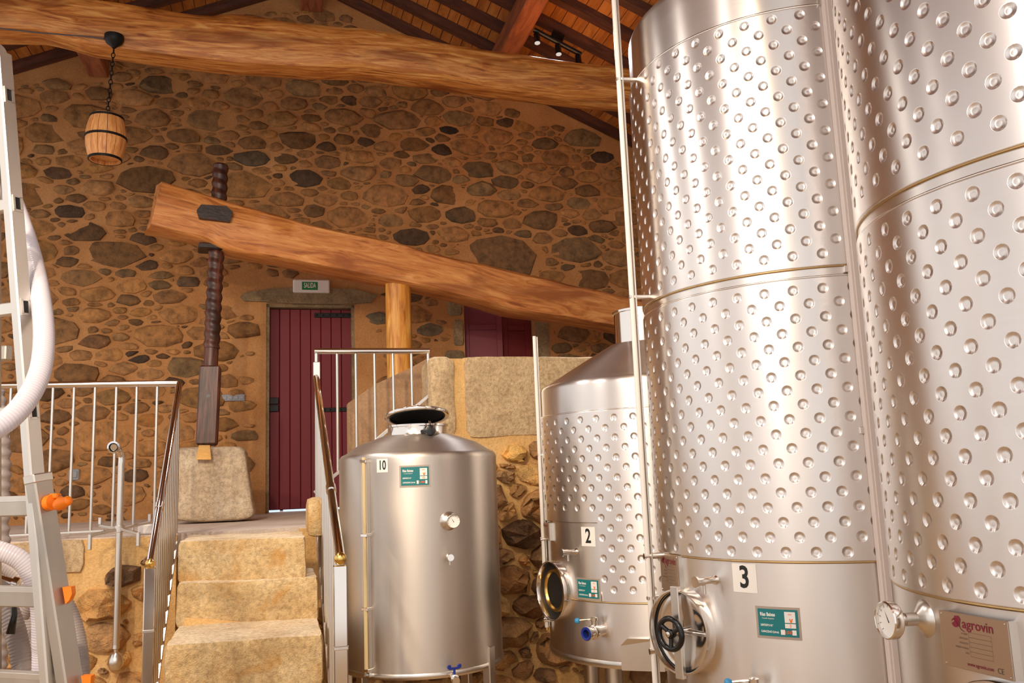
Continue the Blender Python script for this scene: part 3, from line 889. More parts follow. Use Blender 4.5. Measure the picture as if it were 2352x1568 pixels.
for i, x in enumerate(xs):
    t = to_b(at_w(x, interp(x, BEAM_T), WBM)); e = to_b(at_w(x, interp(x, BEAM_B), WBM)); s_ = to_b(at_w(x, interp(x, BEAM_S), WBM))
    u = t[0]; h = t[2] - e[2]; d = .34
    drop = 0
    # underside depth that shows below the front edge
    zb = e[2] - .012
    und = to_b(at_w(x, interp(x, BEAM_S), WBM + .17))
    zlow = min(zb, und[2]) if x > 690 else e[2]
    prof = [(0.012, .5), (0, .78), (.02, .93), (.07, 1.0), (.26, 1.0), (.33, .9), (.35, .5), (.33, .1), (.22, -.03), (.10, -.03), (.03, .0), (.0, .12)]
    ring = []; g = []
    for k, (dw, fz) in enumerate(prof):
        z = e[2] + h * fz if fz >= 0 else e[2] + (zlow - e[2])
        nz = noise.noise(Vector((u * 1.6, k * .7, 3.1))) * .012
        ring.append(bw(u, WBM + dw - nz, z + nz * (fz not in (0, 1))))
        g.append((u, dw + .1 * math.sin(k), z))
    rings.append(ring); gcs.append(g)
tie = MB()
loft(tie, rings, 12, gcs)
tag(tie.build('roof_tie_beam', M['oak'], smooth=True, loc=bw(.2, WBM, 4.8), angle=50), 'long honey coloured rough oak tie beam crossing the room under the roof', 'beam')

# press beam (lever) with its own yaw
PY = R_(22)
PU = V3(math.cos(PY), math.sin(PY), 0); PW = V3(-math.sin(PY), math.cos(PY), 0)
PP = at_y(500, 500, 6.75)
def at_p(x, y, d=0): return on_plane(x, y, PP + PW * d, PW)
PT = [(345, 408), (374, 414), (430, 432), (530, 462), (640, 492), (700, 510), (780, 528), (850, 542), (933, 560), (974, 575), (1066, 596), (1115, 606), (1195, 625), (1265, 639), (1320, 655), (1375, 664), (1461, 686), (1600, 722)]
PB = [(345, 519), (400, 531), (472, 548), (515, 571), (644, 594), (730, 611), (802, 625), (888, 642), (988, 662), (1099, 690), (1182, 715), (1292, 729), (1403, 748), (1461, 759), (1600, 790)]
pb = empty('press_beam', PP, 'massive squared oak wine press beam sloping down to the right across the stone wall', 'beam')
rings = []; gcs = []
xs = np.linspace(345, 1600, 48)
for i, x in enumerate(xs):
    t = at_p(max(x, 368), interp(x, PT)) if i == 0 else at_p(x, interp(x, PT))
    e = at_p(x, interp(x, PB))
    if i == 0: t = at_p(372, 414)
    su = np.dot(e - PP, PU); h = t[2] - e[2]; D = .33
    prof = [(.0, .5), (.0, .93), (.03, 1.0), (.15, 1.01), (.30, 1.0), (D, .93), (D + .01, .5), (D, .06), (D - .03, 0.01), (.15, -.01), (.03, .0), (.0, .05)]
    ring = []; g = []
    for k, (dw, fz) in enumerate(prof):
        base = e + (t - e) * fz
        n_ = noise.noise(Vector((su * 2.2, k * .9, 8.3))) * .012
        p = base + PW * (dw + n_) + ZA * n_ * .6
        if i == 0 and dw > .1: p = p - PU * .045
        ring.append(p); g.append((su, dw, fz * h))
    rings.append(ring); gcs.append(g)
loft(MB(), rings, 12, gcs).build('lever', M['oak_red'], pb, True, angle=50) if False else None
m = MB(); loft(m, rings, 12, gcs); m.build('lever', M['oak_red'], pb, True, angle=50)
a = at_p(455, 470); b = at_p(535, 508)
cc = (at_p(455, 487) + at_p(533, 490)) / 2
m = MB()
P = [at_p(x, y, -.045) for x, y in ((458, 500), (452, 482), (462, 469), (520, 473), (535, 486), (528, 509))]
m.prism(P, PW, .05)
tag(m.build('cross_pin', M['black_wood'], pb), 'blackened cross pin end on the beam face')
# support post
pc = at_p(916, 750, .14)
m = MB()
zt = at_p(915, 655, .1)[2] + .03
pr = []; gg = []
for k, z in enumerate(np.linspace(ZP, zt, 12)):
    r = []; g = []
    for j in range(14):
        t = 2 * PI * j / 14
        rr = .108 * (1 + .10 * math.cos(3 * t + 1) + .06 * noise.noise(Vector((math.cos(t), math.sin(t), z * .8)))) * (1.0 if k < 10 else .97)
        r.append(V3(pc[0] + rr * math.cos(t), pc[1] + rr * math.sin(t), z)); g.append((z, rr * math.cos(t), rr * math.sin(t)))
    pr.append(r); gg.append(g)
loft(m, pr, 14, gg)
tag(m.build('support_post', M['post'], smooth=True, loc=(pc[0], pc[1], ZP), angle=60), 'rounded yellow oak post propping the press beam from below', 'post')
# wooden screw
sc0 = at_p(507, 378, .16); sc1 = at_p(475, 1022, .10)
scr = empty('press_screw', sc1, 'tall dark threaded wooden press screw passing through the sloping oak beam', 'screw')
ax = sc0 - sc1; SLN = np.linalg.norm(ax); ax /= SLN
def on_screw(y):
    # fraction along the axis for a pixel row
    ys = []
    for t in np.linspace(0, 1, 60):
        p = sc1 + ax * SLN * t - CAMP; z = p @ _F
        ys.append(784 - F_PX * (p @ _U) / z)
    return float(np.interp(-y, [-v for v in ys], np.linspace(0, 1, 60)))
t_thread = on_screw(800); t_sq = on_screw(842)
e1 = np.cross(ax, WA); e1 /= np.linalg.norm(e1); e2 = np.cross(ax, e1)
m = MB(); n = 20; pitch = .085
L0 = t_thread * SLN; steps = int((SLN - L0) / pitch * 8)
vs = []; gc = []
for i in range(steps + 1):
    s_ = L0 + (SLN - L0) * i / steps
    for k in range(n):
        t = 2 * PI * k / n
        ph = (s_ / pitch + k / n) % 1
        r = .052 + .014 * (1 - abs(2 * ph - 1)) ** .7
        if i == steps: r *= .8
        vs.append(sc1 + ax * s_ + (e1 * math.cos(t) + e2 * math.sin(t)) * r); gc.append((s_, r * math.cos(t), r * math.sin(t)))
fs = [(i * n + k, i * n + (k + 1) % n, (i + 1) * n + (k + 1) % n, (i + 1) * n + k) for i in range(steps) for k in range(n)]
fs += [tuple(reversed(range(n))), tuple(steps * n + k for k in range(n))]
m.add(vs, fs, gc); m.build('threaded_shaft', M['screw_wood'], scr, True, angle=70)
m = MB(); m.tube([sc1 + ax * t_sq * SLN, sc1 + ax * (t_thread * SLN + .01)], .055, 18); m.build('collar', M['screw_wood'], scr, True, angle=60)
m = MB(); m.frame_box(sc1 + ax * t_sq * SLN * .5, ax, UA, np.cross(ax, UA), t_sq * SLN / 2, .078, .085, .012); sq = m.build('square_foot', M['screw_wood'], scr)
hc = sc1 + ax * on_screw(912) * SLN - WA * .088
MB().lathe(hc, -WA, [(.014, -.01), (.014, -.0005)], 12).build('peg_hole_shade', M['black'], sq)  # black disc on the face, painted as the shade in the hole
MB().frame_box(at_p(488, 571, .14), PU, PW, ZA, .11, .10, .022, .008).build('nut_block', M['black_wood'], scr)
# stone weight
swp = [at_z(420, 1198, ZP), at_z(585, 1180, ZP)]
YS = 6.72
def at_s(x, y): return on_plane(x, y, (0, 0, 0) + WA * SWW, WA)
SWW = to_b(at_y(480, 1100, 6.62))[1]
m = MB()
OUT = [(398, 1192), (400, 1100), (404, 1030), (412, 1022), (470, 1020), (540, 1019), (558, 1024), (566, 1040), (574, 1100), (583, 1155), (586, 1172), (576, 1186), (540, 1193), (470, 1197)]
PB0 = [to_b(at_w(x, y, SWW)) for x, y in OUT]
ucen = np.mean([p[0] for p in PB0]); zcen = np.mean([p[2] for p in PB0])
rr_ = []
for (d, s_) in ((.0, .90), (.02, .97), (.10, 1.0), (.28, 1.0), (.40, .97), (.44, .88)):
    rr_.append((d, s_))
outline = spline([(p[0], p[2], 0) for p in PB0 + [PB0[0]]], 4)[:-1]
zbot = min(p[1] for p in outline)
rings = []
for d, s_ in rr_:
    ring = []
    for q in outline:
        u = ucen + (q[0] - ucen) * s_; z = max(ZP + .0, zcen + (q[1] - zcen) * s_ + 0)
        ring.append(bw(u, SWW + d, z) + np.array(noise.noise_vector(Vector((u * 5, d * 5, z * 5)))) * .010)
    rings.append(ring)
loft(m, rings, len(outline), rings)
zl = min(v[2] for v in m.v)
m.v = [(v[0], v[1], v[2] - (zl - ZP - .002)) for v in m.v]
me_ = m.build('stone_weight', M['granite_pale'], smooth=True, loc=bw(ucen, SWW + .2, ZP), angle=40)
sub = me_.modifiers.new('sub', 'SUBSURF'); sub.levels = 2; sub.render_levels = 2
tag(me_, 'large pale rounded granite weight block standing under the press screw', 'stone')
m = MB()
P = [at_w(x, y, SWW - .075) for x, y in ((457, 1022), (482, 1022), (485, 1055), (450, 1055))]
m.prism(P, WA, .06)
tag(m.build('wooden_wedge', M['yellow_wood'], loc=P[3]), 'small fresh yellow wooden wedge at the foot of the press screw', 'wedge')

# ------------------------------------------------------------------ barrel pendant
WPB = WBM - .02
top_p = at_w(262, 97, WPB)
bar_t = at_w(246, 268, WPB); bar_b = at_w(241, 368, WPB)
pd = empty('barrel_pendant', bar_b, 'small wooden barrel pendant lamp hanging on a chain from the roof beam', 'lamp')
cx0 = bar_t.copy(); axb = (bar_t - bar_b); HB = np.linalg.norm(axb); axb /= HB
MB().lathe(top_p + ZA * .05, -ZA, [(.066, 0), (.066, .03), (.055, .055), (.03, .075), (.012, .095)], 24).build('canopy', M['iron'], pd, True, angle=40)
# chain
m = MB(); c0 = top_p - ZA * .05; c1 = bar_t + axb * .01
nl = 15
for i in range(nl):
    p = c0 + (c1 - c0) * (i + .5) / nl; d = (c1 - c0) / nl
    dd = d / np.linalg.norm(d); L = np.linalg.norm(d) * .62
    sx = UA if i % 2 else WA
    pts = [p + dd * L * math.cos(t) + sx * .012 * math.sin(t) for t in np.linspace(0, 2 * PI, 13)]
    m.tube(pts, .0035, 6)
m.build('chain', M['iron'], pd, True)
nst = 14
ux = np.cross(axb, WA); ux /= np.linalg.norm(ux); uy = np.cross(axb, ux)
def barrel_r(t): return .105 + .030 * math.sin(PI * t)
for i in range(nst):
    a0 = 2 * PI * i / nst + .012; a1 = 2 * PI * (i + 1) / nst - .012
    m = MB(); vs = []; gc = []
    N = 9
    for k in range(N):
        t = k / (N - 1); r = barrel_r(t)
        for (a, dr) in ((a0, 0), ((a0 + a1) / 2, .001), (a1, 0), (a1, -.012), (a0, -.012)):
            vs.append(bar_b + axb * HB * t + (ux * math.cos(a) + uy * math.sin(a)) * (r + dr)); gc.append((t * HB + i * .37, a * .13, dr + i))
    fs = [(k * 5 + j, k * 5 + (j + 1) % 5, (k + 1) * 5 + (j + 1) % 5, (k + 1) * 5 + j) for k in range(N - 1) for j in range(5)]
    fs += [tuple(range(4, -1, -1)), tuple((N - 1) * 5 + j for j in range(5))]
    m.add(vs, fs, gc); m.build('stave', M['barrel'], pd)
for t in (.02, .5, .96):
    r = barrel_r(t) + .002
    MB().lathe(bar_b + axb * HB * t, axb, [(r, -.009), (r + .003, -.007), (r + .003, .007), (r, .009), (r - .004, .009), (r - .004, -.009), (r, -.009)], 32, False).build('hoop', M['iron'], pd, True, angle=40)
MB().lathe(bar_b + axb * .028, axb, [(.0005, 0), (.098, 0), (.098, .01), (.0005, .01)], 28).build('bottom_head', M['barrel'], pd)
MB().lathe(bar_t - axb * .016, axb, [(.0005, 0), (.100, 0), (.100, .01), (.0005, .01)], 28).build('top_head', M['barrel'], pd)
m = MB(); m.tube(spline([at_w(-60, 58, WPB), at_w(60, 72, WPB), at_w(150, 80, WPB - .0), at_w(200, 84, WPB), at_w(240, 89, WPB)], 6), .005, 6)
tag(m.build('lamp_cable', M['cable'], smooth=True, loc=top_p), 'thin grey electric cable strung along the roof beam to the barrel lamp', 'cable')

# ------------------------------------------------------------------ ceiling track light
def at_roof(x, y, off):
    n_ = UA * SL + ZA
    return on_plane(x, y, UA * APU + ZA * (APZ + off), n_)
ta = at_roof(1226, 68, -.10); tb = at_roof(1334, 125, -.10)
tl = empty('track_light', (ta + tb) / 2, 'black three-headed spotlight bar under the sloping plank ceiling', 'lamp')
m = MB(); m.tube([ta, tb], .024, 14); m.build('bar', M['black'], tl, True, angle=50)
slope = (tb - ta) / np.linalg.norm(tb - ta)
MB().frame_box((ta + tb) / 2 + ZA * .05, slope, WA, np.cross(slope, WA), .06, .02, .045, .004).build('bracket', M['black'], tl)
for fx, (x, y) in ((.05, (1224, 98)), (.5, (1274, 122)), (.93, (1321, 146))):
    p = ta + (tb - ta) * fx
    q = p + V3(0, 0, -.13) + WA * -.02
    hd = MB().tube([p, p + (q - p) * .25, p + (q - p) * .26, q], [.014, .014, .028, .030], 14).build('spot_head', M['black'], tl, True, angle=40)
    dq = (q - p) / np.linalg.norm(q - p)
    MB().lathe(q - dq * .002, dq, [(.026, 0), (.026, .006), (.015, .012)], 16).build('lens', M['led'], hd, True)
    lamp('track_spot', 'SPOT', tuple(q + dq * .04), (-.2 + fx, 4.4, 1.5), 150, (.95, .96, 1), .05, 70, .9)

# ------------------------------------------------------------------ steel railings
WR_ = WF + .10
lr = empty('platform_railing', at_w(410, 1225, WR_), 'horizontal stainless railing along the platform edge left of the stairs', 'railing', kind='thing')
hz = to_b(at_w(260, 882, WR_))[2]; lz = to_b(at_w(200, 1221, WR_))[2]; lz = max(lz, ZP + .035)
uL = to_b(at_w(-90, 880, WR_))[0]; uR = to_b(at_w(408, 880, WR_))[0]
MB().tube([bw(uL, WR_, hz), bw(uR, WR_, hz)], .0205, 16).build('handrail', M['polished'], lr, True, angle=40)
MB().bar(bw(uL, WR_, lz), bw(to_b(at_w(240, 1220, WR_))[0], WR_, lz), .03, .014, bev=.002).build('bottom_bar', M['satin'], lr)
for x in (-26, 23, 72, 120, 168.6, 217, 266, 313, 360):
    u = to_b(at_w(x, 950, WR_))[0]
    MB().tube([bw(u, WR_, lz - .01), bw(u, WR_, hz - .012)], .0085, 10).build('baluster', M['satin'], lr, True, angle=40)
u = to_b(at_w(338, 1218, WR_))[0]
MB().bbox(u - .05, u + .04, WR_ - .03, WR_ + .03, ZP + .002, ZP + .06, .008).build('foot_bracket', M['white'], lr)

rr = empty('upper_railing', at_w(728, 1000, WR_), 'taller stainless railing with raked lower bar right of the stair head', 'railing')
hz2 = to_b(at_w(850, 806, WR_))[2]
u0 = to_b(at_w(722, 806, WR_))[0]; u1 = to_b(at_w(986, 806, WR_))[0]
MB().tube([bw(u0, WR_, hz2), bw(u1, WR_, hz2)], .0205, 16).build('handrail', M['polished'], rr, True, angle=40)
zk0 = to_b(at_w(765, 1092, WR_)); zk1 = to_b(at_w(985, 908, WR_))
MB().bar(bw(zk0[0] - .12, WR_, zk0[2] - .105), bw(zk1[0], WR_, zk1[2]), .03, .022, bev=.002).build('raked_bar', M['satin'], rr)
sl2 = (zk1[2] - zk0[2]) / (zk1[0] - zk0[0])
for x in (774.5, 817.5, 860.5, 903, 945.5):
    u = to_b(at_w(x, 850, WR_))[0]
    MB().tube([bw(u, WR_, zk0[2] + sl2 * (u - zk0[0])), bw(u, WR_, hz2 - .012)], .0095, 10).build('baluster', M['satin'], rr, True, angle=40)
MB().tube([bw(u1 - .008, WR_, zk1[2] - .02), bw(u1 - .008, WR_, hz2)], .012, 12).build('end_post', M['polished'], rr, True, angle=40)
u = to_b(at_w(727, 850, WR_))[0]
MB().tube([bw(u, WR_, ZP), bw(u, WR_, hz2 - .01)], .013, 12).build('stair_post', M['satin'], rr, True, angle=40)
za = to_b(at_w(727, 832, WR_))[2]; zb = to_b(at_w(727, 872, WR_))[2]
MB().frame_box(bw(u, WR_ - .012, (za + zb) / 2), UA, WA, ZA, .022, .022, (za - zb) / 2, .004).build('clamp_bracket', M['satin'], rr)

def stair_rail(name, label, top_px, Wt, end_px, post_px, side, xs_top):
    """Raked handrail coming down towards the viewer, square lower post, brass cap, closely set balusters."""
    A = at_w(top_px[0], top_px[1], Wt); a = to_b(A)
    # the rail runs straight along -w, find where the end pixel sits on its vertical plane
    B = on_plane(end_px[0], end_px[1], A, UA); b = to_b(B)
    t = empty(name, bw(b[0], b[1], 0), label, 'railing', 'stair handrails')
    d = (B - A)
    nb = 13
    MB().tube([A, B], .019, 16).build('handrail', M['chrome'] if side < 0 else M['chrome'], t, True, angle=40)
    q = A + d * .74
    MB().tube([q - d * .012, q + d * .012], .023, 16).build('coupling', M['polished'], t, True, angle=40)
    MB().sphere(B + d / np.linalg.norm(d) * .016, .024, 16).build('brass_cap', M['brass'], t, True)
    zp = to_b(on_plane(post_px[0], post_px[1], B, WA))[2]
    pu = b[0] + (.0)
    MB().bbox(pu - .026, pu + .026, b[1] - .02, b[1] + .02, 0, zp, .004).build('lower_post', M['polished'], t)
    MB().tube([bw(pu, b[1], zp - .01), B + ZA * -.005], .010, 10).build('post_pin', M['satin'], t, True, angle=40)
    for z in (zp - .30, zp - .62): MB().bbox(pu - .028, pu + .028, b[1] - .022, b[1] + .022, z - .008, z + .008, .003).build('post_joint', M['satin'], t)
    H = .92
    S0 = A - ZA * H; S1 = B - ZA * H
    S1z = max(.05, S1[2]); 
    MB().bar(S0 + UA * 0, S0 + d * ((S0[2] - S1z) / max(1e-6, S0[2] - S1[2])), .028, .016, bev=.002).build('stringer', M['satin'], t)
    for i in range(nb):
        f_ = (i + .3) / nb
        p = A + d * f_
        z0 = max(.02, p[2] - H - .035)
        bl = MB().tube([V3(p[0], p[1], z0), p - ZA * .012], .0095, 10).build('baluster', M['satin'], t, True, angle=40)
    return t
stair_rail('stair_railing', 'raked chrome stair handrail on the left side of the stone steps', (412, 882), WF + .06, (346, 1288), (347, 1303), -1, None)
stair_rail('stair_railing', 'raked chrome stair handrail on the right side of the steps beside the small tank', (726, 866), WF + .06, (781, 1278), (781, 1297), 1, None)

# ------------------------------------------------------------------ cleaning lance with crossed rest
WPc = WF - .16
pc0 = at_w(274, 1040, WPc); pc1 = at_w(272, 1488, WPc)
cl = empty('cleaning_lance', pc1, 'upright steel cleaning lance with spray ball and four-armed rest hooked on the platform edge', 'tool')
pb_ = to_b(pc0); L_ = to_b(pc1)
pu = (pb_[0] + L_[0]) / 2; ztp, zbt = pb_[2], L_[2]
m = MB()
el = [bw(pu, WPc, zbt), bw(pu, WPc, ztp - .06)]
m.tube(el, .0185, 16); m.build('lance_tube', M['satin'], cl, True, angle=40)
ring_c = at_w(262, 1027, WPc - .09)
rc = to_b(ring_c)
pts = spline([bw(pu, WPc, ztp - .07), bw(pu, WPc, ztp - .02), bw(pu - .012, WPc - .02, ztp + .016), bw(rc[0] + .006, WPc - .06, rc[2] + .004), bw(rc[0], WPc - .10, rc[2])], 5)
m = MB(); m.tube(pts, .0185, 16); m.build('elbow', M['polished'], cl, True, angle=50)
dx_ = (pts[-1] - pts[-2]) / np.linalg.norm(pts[-1] - pts[-2])
MB().lathe(pts[-1], dx_, [(.022, -.014), (.034, -.008), (.036, .005), (.026, .008), (.022, -.03)], 24, False).build('coupling_ring', M['chrome'], cl, True, angle=40)
MB().lathe(pts[-1] - dx_ * .02, dx_, [(.0005, 0), (.0225, 0)], 16, False).build('bore_shade', M['dark_in'], cl)  # dark disc painted as the shade down the bore
MB().lathe(bw(pu, WPc, zbt), -ZA, [(.0185, -.02), (.020, 0), (.012, .006), (.012, .02), (.028, .03), (.040, .055), (.043, .075), (.040, .095), (.028, .115), (.010, .124), (.0005, .125)], 20).build('spray_ball', M['satin'], cl, True, angle=50)
hubz = to_b(at_w(273, 1214, WPc))[2]
MB().lathe(bw(pu, WPc, hubz), ZA, [(.019, -.02), (.027, -.018), (.027, .018), (.019, .02)], 16).build('hub', M['satin'], cl, True, angle=40)
for (x, y, dw, down) in ((207, 1229, -.10, .08), (318, 1225, -.12, .07), (230, 1207, .18, -.05), (344, 1199, .20, -.05)):
    tip = at_w(x, y, WPc + dw)
    if dw > 0: tip[2] = max(tip[2], ZP + .03)
    arm = MB().bar(bw(pu, WPc, hubz), tip, .02, .016, bev=.002).build('rest_arm', M['satin'], cl)
    MB().bar(tip + ZA * .008, tip - ZA * down, .018, .018, (1, 0, 0), .002).build('arm_tip', M['satin'], cl)

# ------------------------------------------------------------------ aluminium ladder, foreground
LA = V3(math.cos(R_(-20)), math.sin(R_(-20)), 0)      # outwards along the rungs
LB_ = V3(math.sin(R_(-20)), -math.cos(R_(-20)), 0)    # towards the viewer
s_top = at_y(5, 140, 2.30); s_mid = at_y(80, 1105, 2.36)
s_lo0 = at_y(88, 1098, 2.36); s_lo1 = at_y(172, 1640, 2.40)
ld = empty('folding_ladder', (s_lo1[0] - .05, s_lo1[1], 0), 'tall aluminium folding ladder with orange locking levers in the left foreground', 'ladder')
foot = s_lo0 + (s_lo1 - s_lo0) * ((s_lo0[2] - 0.02) / (s_lo0[2] - s_lo1[2]))
def stile(a, b, wx, wy, name, mat):
    d = (b - a); L = np.linalg.norm(d); d = d / L
    x = LA - d * np.dot(LA, d); x /= np.linalg.norm(x); y = np.cross(d, x)
    return MB().frame_box((a + b) / 2, d, x, y, L / 2, wx / 2, wy / 2, .004).build(name, mat, ld), d, x, y
in_a = s_top + (s_mid - s_top) * -.02; in_b = s_mid + (s_mid - s_top) * .45
st_in, d_in, x_in, y_in = stile(in_a, in_b, .030, .046, 'inner_stile', M['alu'])
st_out, d_o, x_o, y_o = stile(s_lo0, foot, .038, .058, 'outer_stile', M['alu_worn'])
off = -LA * .40
stile(in_a + off, in_b + off, .030, .046, 'inner_stile', M['alu'])
stile(s_lo0 + off, foot + off, .038, .058, 'outer_stile', M['alu_worn'])
MB().frame_box(s_lo0, d_o, x_o, y_o, .012, .0205, .031, .003).build('sleeve_collar', M['alu'], ld)
MB().frame_box(foot, d_o, x_o, y_o, .025, .024, .036, .004).build('rubber_foot', M['gasket'], ld)
MB().frame_box(foot + off, d_o, x_o, y_o, .025, .024, .036, .004).build('rubber_foot', M['gasket'], ld)
# top hinge
m = MB(); hp = in_a - x_in * .02
m.lathe(hp - x_in * .02 - d_in * .005, x_in, [(.024, 0), (.027, .004), (.027, .030), (.024, .034)], 24)
tag(m.build('hinge', M['alu'], ld, True, angle=40))
def on_stile(a, d, ypx):
    # point of the stile axis at the pixel row
    lo, hi = -.2, 2.6
    for _ in range(40):
        mid = (lo + hi) / 2; p = a + d * mid - CAMP
        y = 784 - F_PX * (p @ _U) / (p @ _F)
        if y < ypx: lo = mid
        else: hi = mid
    return a + d * lo
for y in (222, 470, 707, 945):
    p = on_stile(in_a, d_in, y)
    hole = MB()
    face = p + x_in * .0155
    rg = MB().bar(p - LA * .385, p + x_in * .012, .026, .034, d_in, .003).build('rung', M['alu'], ld)
    # the open rung end: a flanged rim round a dark plate painted as its inner shade
    m = MB()
    hw, hh = .011, .020
    for (a0, b0, aw, bh) in ((0, hh, hw + .003, .003), (0, -hh, hw + .003, .003), (hw, 0, .003, hh), (-hw, 0, .003, hh)):
        m.frame_box(face + y_in * a0 - d_in * b0, y_in, d_in, x_in, aw, bh, .0025)
    m.build('rung_socket', M['alu'], rg)
    MB().frame_box(face - x_in * .0003, y_in, d_in, x_in, hw, hh, .0008).build('hollow_shade', M['dark_in'], rg)
for y in (1158, 1368, 1570):
    p = on_stile(s_lo0, d_o, y)
    q = p - x_o * .018
    m = MB(); m.bar(q - LA * .365, q, .034, .052, d_o, .004)
    rg = m.build('rung', M['alu_worn'], ld)
    m = MB(); m.bar(q - LA * .365 - d_o * .020 + LB_ * .016, q - d_o * .020 + LB_ * .016, .004, .016, d_o, .001); m.build('rung_tread', M['alu'], rg)
# orange locks
p = on_stile(s_lo0, d_o, 1158) + x_o * .02
lk = MB().tube([p, p + x_o * .018], .021, 18).build('lock_knob', M['orange'], ld, True, angle=40)
m = MB()
a_ = p + x_o * .012 + V3(.012, 0, .004)
q1 = at_y(131, 1160, a_[1] - .01); q2 = at_y(160, 1148, a_[1] - .03)
m.tube([q1, q1 + (q2 - q1) * .35, q1 + (q2 - q1) * .6, q1 + (q2 - q1) * .9, q2], [.014, .019, .014, .013, .008], 12)
m.build('lock_lever', M['orange'], lk, True, angle=50)
m = MB(); q3 = at_y(127, 1139, a_[1] + .01); m.box(q3, .012, .012, .007, .003); m.build('lock_tab', M['orange'], lk)
p = on_stile(s_lo0, d_o, 1368)
P = [at_y(x, y, p[1] - .012) for x, y in ((143, 1348), (163, 1347), (165, 1364), (159, 1378), (150, 1387))]
tag(MB().prism(P, (0, 1, 0), .022).build('lock_catch', M['orange'], ld))
p = on_stile(s_lo0, d_o, 1558)
P = [at_y(x, y, p[1] - .012) for x, y in ((186, 1552), (209, 1552), (207, 1575), (190, 1580))]
tag(MB().prism(P, (0, 1, 0), .022).build('lock_catch', M['orange'], ld))
# rear frame leg of the ladder seen past the front stile
r0 = at_y(4, 560, 3.0); r1 = at_y(8, 1500, 3.2)
MB().bar(in_a + off * .2 + V3(-.03, .1, -.05), V3(r1[0] - .02, 3.25, .02), .03, .05, (1, 0, 0), .004).build('rear_stile', M['alu_worn'], ld)
q = at_y(6, 812, 2.9)
MB().bar(q - LA * .3, q + LA * .03, .03, .05, (0, 0, 1), .004).build('rear_rung', M['alu_worn'], ld)

# ------------------------------------------------------------------ hoses
def hose(name, pts, r, mat, label, pitch=.011, amp=.06, n=20, group=None):
    sp_ = spline(pts, 40)
    # resample evenly at a quarter of the rib pitch
    seg = np.linalg.norm(np.diff(sp_, axis=0), axis=1); L = np.concatenate([[0], np.cumsum(seg)])
    k = int(L[-1] / (pitch / 4))
    s_ = np.linspace(0, L[-1], k)
    P = np.stack([np.interp(s_, L, sp_[:, i]) for i in range(3)], 1)
    m = MB()
    m.tube(P, r, n, True, lambda i: r * (1 + amp * (.5 + .5 * math.cos(2 * PI * i / 4)) - amp / 2))
    o = m.build(name, mat, smooth=True, loc=P[-1])
    return tag(o, label, 'hose', group)
hose('suction_hose', [at_y(-110, 400, 2.62), at_y(-40, 400, 2.60), at_y(18, 440, 2.56), at_y(52, 520, 2.50), at_y(76, 600, 2.44), at_y(94, 690, 2.36), at_y(101, 780, 2.28), at_y(90, 860, 2.20), at_y(52, 930, 2.12), at_y(0, 977, 2.06), at_y(-60, 1003, 2.02), at_y(-150, 1010, 2.0)], .0262, M['hose'],
     'white ribbed suction hose looping over the foreground ladder', .0085, .05)
hz_ = [at_y(-90, 1266, 2.75), at_y(-40, 1258, 2.76), at_y(10, 1268, 2.78), at_y(52, 1290, 2.80), at_y(80, 1335, 2.82), at_y(93, 1395, 2.84), at_y(96, 1470, 2.86), at_y(96, 1560, 2.88)]
hose('suction_hose', hz_ + [V3(hz_[-1][0], 2.9, .30), V3(hz_[-1][0] + .02, 2.88, .10), V3(hz_[-1][0] - .10, 2.75, .04), V3(hz_[-1][0] - .5, 2.6, .04)], .030, M['hose'],
     'white ribbed hose bending down to the floor behind the lower ladder rungs', .0085, .04)
h2 = [at_y(-60, 1350, 3.1), at_y(-20, 1362, 3.08), at_y(14, 1395, 3.06), at_y(36, 1450, 3.05), at_y(50, 1520, 3.04), at_y(56, 1590, 3.03)]
hose('ribbed_hose', h2 + [V3(h2[-1][0] + .02, 3.03, .3), V3(h2[-1][0] + .02, 3.02, .1), V3(h2[-1][0] - .1, 2.95, .05), V3(h2[-1][0] - .5, 3.0, .045)], .033, M['grey_hose'], 'grey ribbed hose curving down at the far left behind the ladder rungs', .011, .08)
h3 = [at_y(110, 1350, 3.42), at_y(132, 1362, 3.40), at_y(158, 1398, 3.38), at_y(176, 1450, 3.36), at_y(186, 1510, 3.34), at_y(188, 1580, 3.33)]
hose('ribbed_hose', [V3(h3[0][0] - .10, 3.43, h3[0][2] - .10), V3(h3[0][0] - .05, 3.42, h3[0][2] - .03)] + h3 + [V3(h3[-1][0], 3.33, .3), V3(h3[-1][0] + .01, 3.32, .1), V3(h3[-1][0] - .1, 3.25, .035), V3(h3[-1][0] - .5, 3.3, .032)], .027, M['grey_hose'], 'grey ribbed hose arching down right of the ladder stile', .010, .08)
h4 = [at_y(-70, 1310, 3.6), at_y(-10, 1292, 3.6), at_y(22, 1305, 3.6), at_y(50, 1330, 3.6), at_y(64, 1370, 3.6), at_y(70, 1440, 3.6)]
hose('ribbed_hose', h4 + [V3(h4[-1][0], 3.62, .4), V3(h4[-1][0], 3.62, .1), V3(h4[-1][0] - .1, 3.7, .05), V3(h4[-1][0] - .5, 3.9, .045)], .032, M['grey_hose'], 'grey translucent ribbed hose tucked under the white hose elbow', .011, .06)
h5 = [at_y(3, 985, 4.1), at_y(6, 1080, 4.1), at_y(2, 1200, 4.1), at_y(8, 1300, 4.1), at_y(2, 1420, 4.1)]
hose('ribbed_hose', [at_y(-8, 900, 4.12)] + h5 + [V3(h5[-1][0], 4.1, .3), V3(h5[-1][0], 4.1, .1), V3(h5[-1][0] - .12, 4.15, .06), V3(h5[-1][0] - .5, 4.2, .05)], .034, M['grey_hose'], 'thick dark grey corrugated hose hanging upright at the left picture edge', .05, .3)
cpt = at_y(10, 1340, 3.0)
hc_ = empty('hose_coupling', cpt, 'chrome hose coupling with black lever behind the ladder rung', 'coupling')
